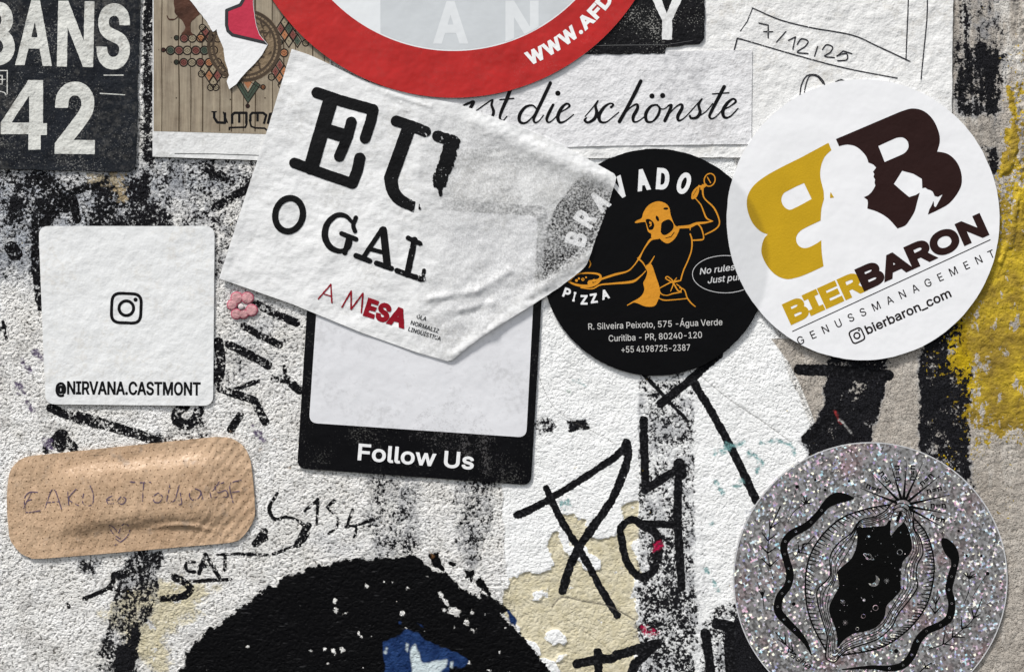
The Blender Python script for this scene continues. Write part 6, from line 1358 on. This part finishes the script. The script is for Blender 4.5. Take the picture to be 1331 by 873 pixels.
# ---------------- round white sticker with the gold and brown logo
def bierbaron():
    t = thing('brewery_sticker', 1121, 286, 'round white sticker with mirrored gold and brown letters B and a drinking silhouette', 'sticker')
    C = (1120.5, 286)
    def hf(x, y): return 5.9 + (vnoise(x, y, 80, 50, 2) - .5) * 1.0 + (vnoise(x, y, 26, 51, 2) - .5) * .25
    s = Ink(930, 90, 1310, 480, .7); s.poly(circ(*C, 176.8, 181.8, 180)).rough(.5, 12, 91)
    thin = lambda x, y: np.clip(.5 + (BR_R - np.hypot(x - BR_C[0], y - BR_C[1])) / 5, 0, 1)
    m = stick('brewery_white_vinyl', (.82, .82, .83), .33, .5, .015, relief=((60, .6), (8, .05)), under=.30)
    sheet(s, 'vinyl', m, hf, 1.9, 3.5, t, attrs={'under': thin})
    K = crop(960, 130, 3.637)
    g = Ink(960, 170, 1090, 375, .4)
    out = [(420, 205), (434, 240)] + cr([(434, 240), (402, 272), (384, 320), (382, 370), (397, 432)], 4) + [(399, 470)] + cr([(399, 470), (387, 515), (383, 572)], 3) + \
        cr([(383, 572), (335, 594), (288, 620), (268, 650), (273, 680), (292, 698), (320, 700), (360, 682), (386, 664)], 4) + cr([(386, 664), (388, 720), (397, 787)], 3) + \
        cr([(397, 787), (320, 822), (270, 840), (220, 847), (170, 826), (130, 782), (106, 730), (106, 690), (118, 655), (134, 636)], 4) + cr([(134, 636), (100, 622), (62, 582), (38, 520), (38, 460), (65, 410), (112, 370), (180, 330), (300, 270)], 4)
    g.poly([K(out), K([(305, 395), (341, 470)] + cr([(341, 470), (290, 498), (260, 513), (235, 521), (210, 505), (198, 475), (208, 445), (235, 428), (270, 410)], 4))])
    g.poly(K([(430, 437), (438, 450), (446, 463), (428, 466), (427, 452)]))
    gold = stick('print_gold', (.52, .32, .012), .42, .4, .05, relief=((2.2, .12),), under=.42, undercol=(.16, .10, .01))
    printed(g, 'gold_letter', gold, hf, .15, 3.5, t, attrs={'under': thin})
    g = Ink(1075, 135, 1260, 305, .4)
    out = [(455, 188), (620, 118)] + cr([(620, 118), (700, 84), (770, 55), (820, 44), (872, 58), (915, 100), (941, 160), (944, 205), (932, 247)], 4) + cr([(932, 247), (980, 257), (1020, 290), (1044, 340), (1048, 395), (1030, 440), (990, 490), (940, 520), (888, 544)], 4) + \
        [(895, 520), (906, 500), (915, 478), (917, 492), (918, 505), (926, 508), (958, 448), (936, 460), (920, 456), (912, 436), (900, 428), (886, 424), (876, 416), (862, 420), (860, 375)] + \
        [(820, 351), (767, 337), (750, 365), (728, 399), (765, 432), (800, 461), (832, 451), (850, 440)] + cr([(850, 440), (836, 490), (825, 530), (800, 572), (780, 596), (745, 609)], 3) + cr([(745, 609), (700, 560), (650, 530), (603, 515)], 3) + \
        [(606, 490), (603, 473), (586, 462), (608, 452)] + cr([(608, 452), (625, 435), (641, 408)], 3) + [(637, 392), (640, 378), (632, 366), (636, 352), (630, 342), (645, 322), (632, 308), (608, 298)] + cr([(608, 298), (595, 265), (555, 226), (510, 214), (470, 222)], 4)
    g.poly([K(out), K([(655, 220), (740, 182)] + cr([(740, 182), (770, 180), (793, 198), (797, 228), (778, 254), (740, 272)], 4) + [(685, 296)])])
    brown = stick('print_brown_black', (.022, .008, .007), .4, .4, .06)
    printed(g, 'brown_letter', brown, hf, .15, 8, t)
    g = Ink(1005, 260, 1300, 460, .33)
    g.fit('BIER', (1026, 420.3), (1123.5, 376), 24.5, 2.5)
    printed(g, 'gold_lettering', gold, hf, .15, 5, t, attrs={'under': thin})
    g = Ink(1005, 260, 1300, 460, .33); g.fit('BARON', (1120.5, 376.5), (1283, 303), 25.5, 2.9)
    printed(g, 'brown_lettering', brown, hf, .18, 8, t)
    g = Ink(1005, 260, 1300, 460, .3); g.stroke([(1029, 430.5), (1285, 312)], 1.2)
    g.fit('GENUSSMANAGEMENT', (1037.5, 448.5), (1292, 333.6), 10.2, .12, mode='tr', sx=.95)
    g.fit('bierbaron_com', (1126, 434.5), (1235.5, 385.2), 11.2, .45); camera_icon(g, (1112.3, 436), 19, -.42, 2.0, r=.2, rad=.25)
    printed(g, 'small_lettering', stick('print_near_black', (.016, .012, .012), .4, .4, .05), hf, .15, 8, t)
bierbaron()

# ---------------- glitter sticker
def glitter():
    t = thing('glitter_sticker', 1130, 752, 'round silver glitter sticker with line drawing of snakes, sprigs, rays and starry oval', 'sticker')
    C = (1130.5, 752)
    def hf(x, y): return 3.2 + 0 * x
    s = Ink(940, 560, 1320, 945, .7); s.poly(circ(*C, 178, 178, 180))
    n = NT('glitter_foil')
    def cells(size, rot, off):
        mp = n.n.new('ShaderNodeMapping'); n.link(n.pos, mp.inputs[0]); mp.inputs['Rotation'].default_value = (0, rot, 0)
        k = 1 / (size * PX); mp.inputs['Scale'].default_value = (k, 0, k); mp.inputs['Location'].default_value = (off, 0, off)
        v = n.n.new('ShaderNodeTexVoronoi'); v.distance = 'CHEBYCHEV'; v.voronoi_dimensions = '3D'; v.inputs['Scale'].default_value = 1; v.inputs['Randomness'].default_value = .55
        n.link(mp.outputs[0], v.inputs['Vector']); return v.outputs['Color']
    ca = cells(3.1, .45, 3); cb = cells(6, .45, 9)
    sa = n.n.new('ShaderNodeSeparateColor'); n.link(ca, sa.inputs[0]); sb = n.n.new('ShaderNodeSeparateColor'); n.link(cb, sb.inputs[0])
    big = n.noise(60, 3, .6, off=2)
    grey = n.mix(n.mul(sa.outputs[0], .7), (.17, .165, .16), (.42, .41, .41))
    grey = n.mix(n.ramp(big, .5, 1.0, 0, .5), grey, (.30, .15, .16))
    tintc = n.mix(sb.outputs[2], (.90, .52, .66), (.45, .78, .88)); tintc = n.mix(n.ramp(sa.outputs[2], .6, 1), tintc, (.95, .92, .70)); tintc = n.mix(n.ramp(sa.outputs[2], .25, 0), tintc, (.58, .50, .92))
    fl = n.mul(n.ramp(n.add(sa.outputs[1], n.mul(n.sub(n.noise(14, 3, .6, off=8), .5), .22)), .80, .89), .95)  # bright tinted flakes: their sparkle is put into the colour
    n.link(n.mix(fl, grey, tintc), n.b.inputs['Base Color'])
    n.link(n.ramp(fl, 0, 1, .55, .15), n.b.inputs['Metallic']); n.b.inputs['Roughness'].default_value = .4
    # every flake tilts its own way
    vm = n.n.new('ShaderNodeVectorMath'); vm.operation = 'MULTIPLY_ADD'; n.link(ca, vm.inputs[0]); vm.inputs[1].default_value = (.5, .1, .5); vm.inputs[2].default_value = (-.25, 0, -.20)
    ad = n.n.new('ShaderNodeVectorMath'); ad.operation = 'ADD'; n.link(vm.outputs[0], ad.inputs[0]); ge = n.n.new('ShaderNodeNewGeometry'); n.link(ge.outputs['Normal'], ad.inputs[1])
    no = n.n.new('ShaderNodeVectorMath'); no.operation = 'NORMALIZE'; n.link(ad.outputs[0], no.inputs[0]); n.link(no.outputs[0], n.b.inputs['Normal'])
    sheet(s, 'foil', n.m, hf, 2.0, 9, t)
    rm = stick('clear_edge', (.55, .55, .56), .3, .5, .05); r = Ink(940, 560, 1320, 945, .5); r.poly([circ(*C, 178, n=180), circ(*C, 176.6, n=180)]); printed(r, 'rim', rm, hf, .12, parent=t)
    K = crop(940, 560, 2.79); g = Ink(945, 565, 1315, 940, .33)
    inside = cr(K([(486, 350), (540, 345), (585, 340), (600, 322), (640, 318), (665, 345), (678, 385), (682, 420), (672, 445), (650, 470), (643, 505), (641, 545), (640, 575), (615, 605), (590, 632), (582, 672), (552, 708), (510, 724), (470, 732), (435, 755), (412, 782),
                (411, 745), (402, 705), (385, 662), (383, 632), (400, 595), (418, 558), (412, 512), (428, 490), (462, 460), (480, 418), (484, 380)]), 5, True)
    outw = cr(K([(605, 262), (625, 250), (655, 246), (680, 262), (688, 300), (690, 350), (712, 388), (722, 440), (702, 480), (697, 525), (702, 562), (672, 610), (632, 660), (610, 705), (560, 750), (500, 772), (450, 790), (425, 808), (402, 834), (372, 822), (371, 790),
                 (375, 740), (357, 680), (341, 620), (341, 572), (385, 522), (386, 452), (418, 402), (462, 368), (495, 322), (550, 308), (588, 285)]), 5, True)
    g.poly(inside)
    bead = K([(605, 378), (603, 340), (612, 295), (630, 276), (650, 275), (663, 292), (655, 325), (630, 350)]); g.poly(cr(bead, 5, True), sub=True); g.stroke(cr(bead, 5, True), 1.0, closed=True)
    g.stroke(K([(640, 295), (630, 322)]), 4.2); g.stroke(cr(K([(612, 290), (622, 268), (645, 260), (668, 270), (678, 300)])), .9)
    g.stroke(outw, 1.7, closed=True)
    I = np.array(inside); O = np.array(outw); I2 = []
    cI = I.mean(0)
    def at_angle(L, c):
        a = np.arctan2(L[:, 1] - c[1], L[:, 0] - c[0]); return a
    for q in O:                                                      # grain lines between opening and frill
        d = ((I - q) ** 2).sum(1); I2.append(I[np.argmin(d)])
    I2 = np.array(I2)
    ker = np.ones(9) / 9
    I2 = np.stack([np.convolve(np.concatenate([I2[-4:, k_], I2[:, k_], I2[:4, k_]]), ker, 'valid') for k_ in (0, 1)], 1)
    for f_ in (.2, .4, .6, .8):
        L = I2 * (1 - f_) + O * f_; L = L + (vnoise(np.arange(len(L)), L[:, 0] * 0 + f_ * 50, 5, 57)[:, None] - .5) * 1.6
        L = [tuple(p) for p in L]
        i = 0; rs = np.random.RandomState(int(f_ * 10))
        while i < len(L) - 3:
            e = min(len(L), i + 14 + rs.randint(26)); g.stroke(L[i:e], .95); i = e + rs.randint(3)
    la = cr(K([(600, 265), (520, 280), (430, 312), (360, 372), (315, 445), (297, 525), (300, 620), (322, 700), (370, 792)]), 10)
    ra = cr(K([(688, 312), (730, 362), (755, 430), (762, 510), (742, 610), (700, 682), (640, 740), (560, 785), (430, 810)]), 10)
    g.stroke(la, 2.0); g.stroke(ra, 2.0)
    for arc, o0, n_ in ((la, 1, 46), (ra, -1, 52)):
        A = np.array(arc)
        for i in range(n_):
            f_ = (i + 1) / (n_ + 1) * (len(A) - 1); a = A[int(f_)] + (A[min(int(f_) + 1, len(A) - 1)] - A[int(f_)]) * (f_ % 1)
            q = O[np.argmin(((O - a) ** 2).sum(1))]; d = q - a; dl = math.hypot(*d) + 1e-6
            ln_ = min(dl * .8, 9 + 4 * ((i * 7) % 5) / 5)
            dirv = np.array([.86, .35]) if o0 > 0 else np.array([-.92, .28]); dirv = (dirv * .75 + d / dl * .6); dirv /= math.hypot(*dirv)
            g.stroke([tuple(a) + (1.9,), tuple(a + dirv * ln_) + (.8,)])
    c0 = np.array(K([(650, 268)])[0])
    for x, y in ((495, 205), (535, 150), (603, 112), (663, 112), (722, 110), (783, 160), (825, 228), (815, 298), (800, 350)):
        e = np.array(K([(x, y)])[0]); d = e - c0; d /= math.hypot(*d); a = c0 + d * 10; g.stroke([tuple(a) + (3.6,), tuple((a + e) / 2) + (1.7,), tuple(e) + (.5,)])
    for x, y, rot in ((543, 207, 20), (585, 170, 52), (630, 152, 85), (685, 150, -88), (735, 175, -42), (763, 213, -14), (777, 270, 0), (775, 317, 20)):
        r = math.radians(rot); c = K([(x, y)])[0]; ux, uy = math.cos(r), math.sin(r); b = (c[0] - uy * 2.6, c[1] + ux * 2.6)
        g.fit('n=n', (b[0] - ux * 10, b[1] - uy * 10), (b[0] + ux * 10, b[1] + uy * 10), 7.4, .35)
    sn = K([(468, 242, 8), (440, 240, 30), (405, 243, 42), (372, 265, 30), (345, 298, 24), (300, 342, 26), (245, 372, 28), (218, 412, 26), (226, 460, 26), (240, 512, 28), (232, 558, 28), (203, 600, 28), (198, 650, 30), (232, 692, 28), (268, 728, 24), (298, 765, 16), (318, 808, 4)])
    g.stroke(cr(sn, 6)); S = lambda pts, w: g.stroke(cr(K(pts), 5), w)
    S([(468, 240), (482, 232), (502, 229)], .6); S([(482, 234), (500, 238)], .5)
    sn2 = K([(795, 392, 14), (805, 405, 34), (822, 430, 46), (836, 455, 34), (836, 485, 26), (825, 525, 28), (816, 572, 26), (826, 622, 26), (818, 672, 28), (785, 700, 26), (735, 722, 26), (703, 758, 28), (682, 808, 28), (650, 845, 26), (600, 857, 22), (530, 853, 14), (430, 861, 4)])
    g.stroke(cr(sn2, 6)); S([(800, 392), (790, 372), (780, 362)], .6); S([(790, 372), (796, 360)], .5)
    for L_ in (cr(sn, 6)[22:86:6], cr(sn2, 6)[24:88:6]):
        for p in L_: g.stroke(circ(p[0], p[1], 1.25, n=10), .5, sub=True, closed=True)
    # sprigs
    def sprig(pts, w, leaves=()):
        S(pts, w * 1.35)
        for (a, b) in leaves: g.stroke([tuple(K([a])[0]) + (2.1,), tuple(K([b])[0]) + (.9,)])
    sprig([(205, 275), (188, 310), (168, 352)], .9, [((168, 352), (200, 328)), ((168, 352), (165, 318))]); sprig([(168, 352), (160, 430), (168, 490), (182, 535)], .8, [((160, 395), (140, 368)), ((160, 395), (190, 372)), ((160, 440), (132, 412)), ((160, 440), (190, 420)), ((168, 488), (135, 458)), ((168, 488), (196, 462)), ((205, 272), (190, 305))])
    sprig([(122, 545), (140, 590), (146, 642)], .7, [((138, 590), (128, 574)), ((140, 600), (150, 574))]); g.poly(circ(*K([(141, 587)])[0], 1.6, 3), sub=False)
    sprig([(328, 378), (300, 410), (270, 438)], .8, [((288, 408), (282, 440)), ((288, 408), (322, 402)), ((270, 436), (272, 408)), ((270, 438), (300, 440))]); S([(268, 440), (248, 468)], .5)
    sprig([(232, 330), (255, 290), (298, 260)], .7, [((298, 260), (290, 235)), ((298, 260), (302, 232)), ((298, 260), (316, 240)), ((298, 260), (322, 258)), ((298, 262), (280, 248))])
    S([(236, 292), (250, 245), (266, 202)], .6); 
    for x, y, r in ((266, 200, 7), (332, 176, 5), (368, 212, 5), (454, 180, 5), (254, 624, 7), (625, 794, 8), (956, 514, 7), (880, 450, 5), (933, 450, 5), (851, 360, 5)): g.poly(circ(*K([(x, y)])[0], r / 2.79, n=16))
    sprig([(190, 728), (225, 770), (262, 806)], .9, [((225, 770), (222, 735)), ((225, 770), (196, 752)), ((250, 796), (245, 760)), ((262, 806), (232, 796))])
    sprig([(775, 575), (768, 625), (765, 658)], .8, [((768, 625), (755, 600)), ((768, 625), (782, 598)), ((765, 658), (745, 628)), ((765, 658), (788, 632))])
    sprig([(888, 535), (888, 575), (870, 622)], .7, [((888, 530), (868, 512)), ((888, 530), (880, 508)), ((888, 530), (896, 508)), ((888, 530), (910, 515)), ((888, 532), (915, 522))]); S([(954, 516), (925, 558), (900, 600)], .6)
    sprig([(934, 606), (918, 650), (895, 690), (860, 720), (830, 745), (795, 770), (742, 788)], .9, [((905, 675), (898, 640)), ((905, 675), (930, 660)), ((862, 712), (862, 672)), ((862, 712), (900, 705)), ((828, 742), (832, 705)), ((828, 742), (872, 745)), ((795, 768), (800, 730)), ((795, 768), (835, 775))])
    sprig([(712, 868), (735, 848), (752, 838)], 1.2, [((730, 852), (728, 838)), ((730, 855), (748, 858))])
    g.fit('Yasha', (1018, 846), (1050, 868), 8, .1, .2)
    # stars, moon and planets left open in the black
    for i in range(60):
        rs = np.random.RandomState(i + 100); p = (1080 + rs.rand() * 105, 680 + rs.rand() * 150)
        if math.hypot(p[0] - 1134, p[1] - 753) < 12: continue
        g.stroke([p, (p[0] + .01, p[1])], .8 + .8 * rs.rand(), sub=True)
    def star(x, y, r):
        c = K([(x, y)])[0]
        for a in (0, .79, 1.57, 2.36): g.stroke([(c[0] - r * math.cos(a), c[1] - r * math.sin(a)), (c[0] + r * math.cos(a), c[1] + r * math.sin(a))], .55, sub=True)
    for q in ((525, 380, 2), (590, 540, 3.2), (432, 617, 3), (440, 692, 3.4), (640, 500, 1.8), (508, 610, 1.4)): star(*q)
    mo = Ink(945, 565, 1315, 940, .33); mc = K([(543, 540)])[0]; mo.poly(circ(*mc, 7.6)); mo.poly(circ(mc[0] - 3.4, mc[1] - 3.2, 6.8), sub=True); g.D = np.maximum(g.D, -mo.D)
    g.stroke(circ(*K([(525, 453)])[0], 3.8), .7, sub=True, closed=True); g.stroke(circ(*K([(525, 453)])[0], 7.4, 2.2, 30, .5), .7, sub=True, closed=True)
    for x, y, r in ((638, 437, 3.4), (550, 638, 3.4), (506, 668, 2.6), (508, 610, 1.8), (484, 714, 2)): g.stroke(circ(*K([(x, y)])[0], r), .65, sub=True, closed=True)
    g.D = np.maximum(g.D, np.hypot(g.xs[None, :] - C[0], g.ys[:, None] - C[1]) - 175)
    printed(g, 'line_drawing', stick('foil_black_print', (.003, .003, .003), .5, .2, .1, relief=((5, .2),)), hf, .15, 0, t, tol=.07)
glitter()
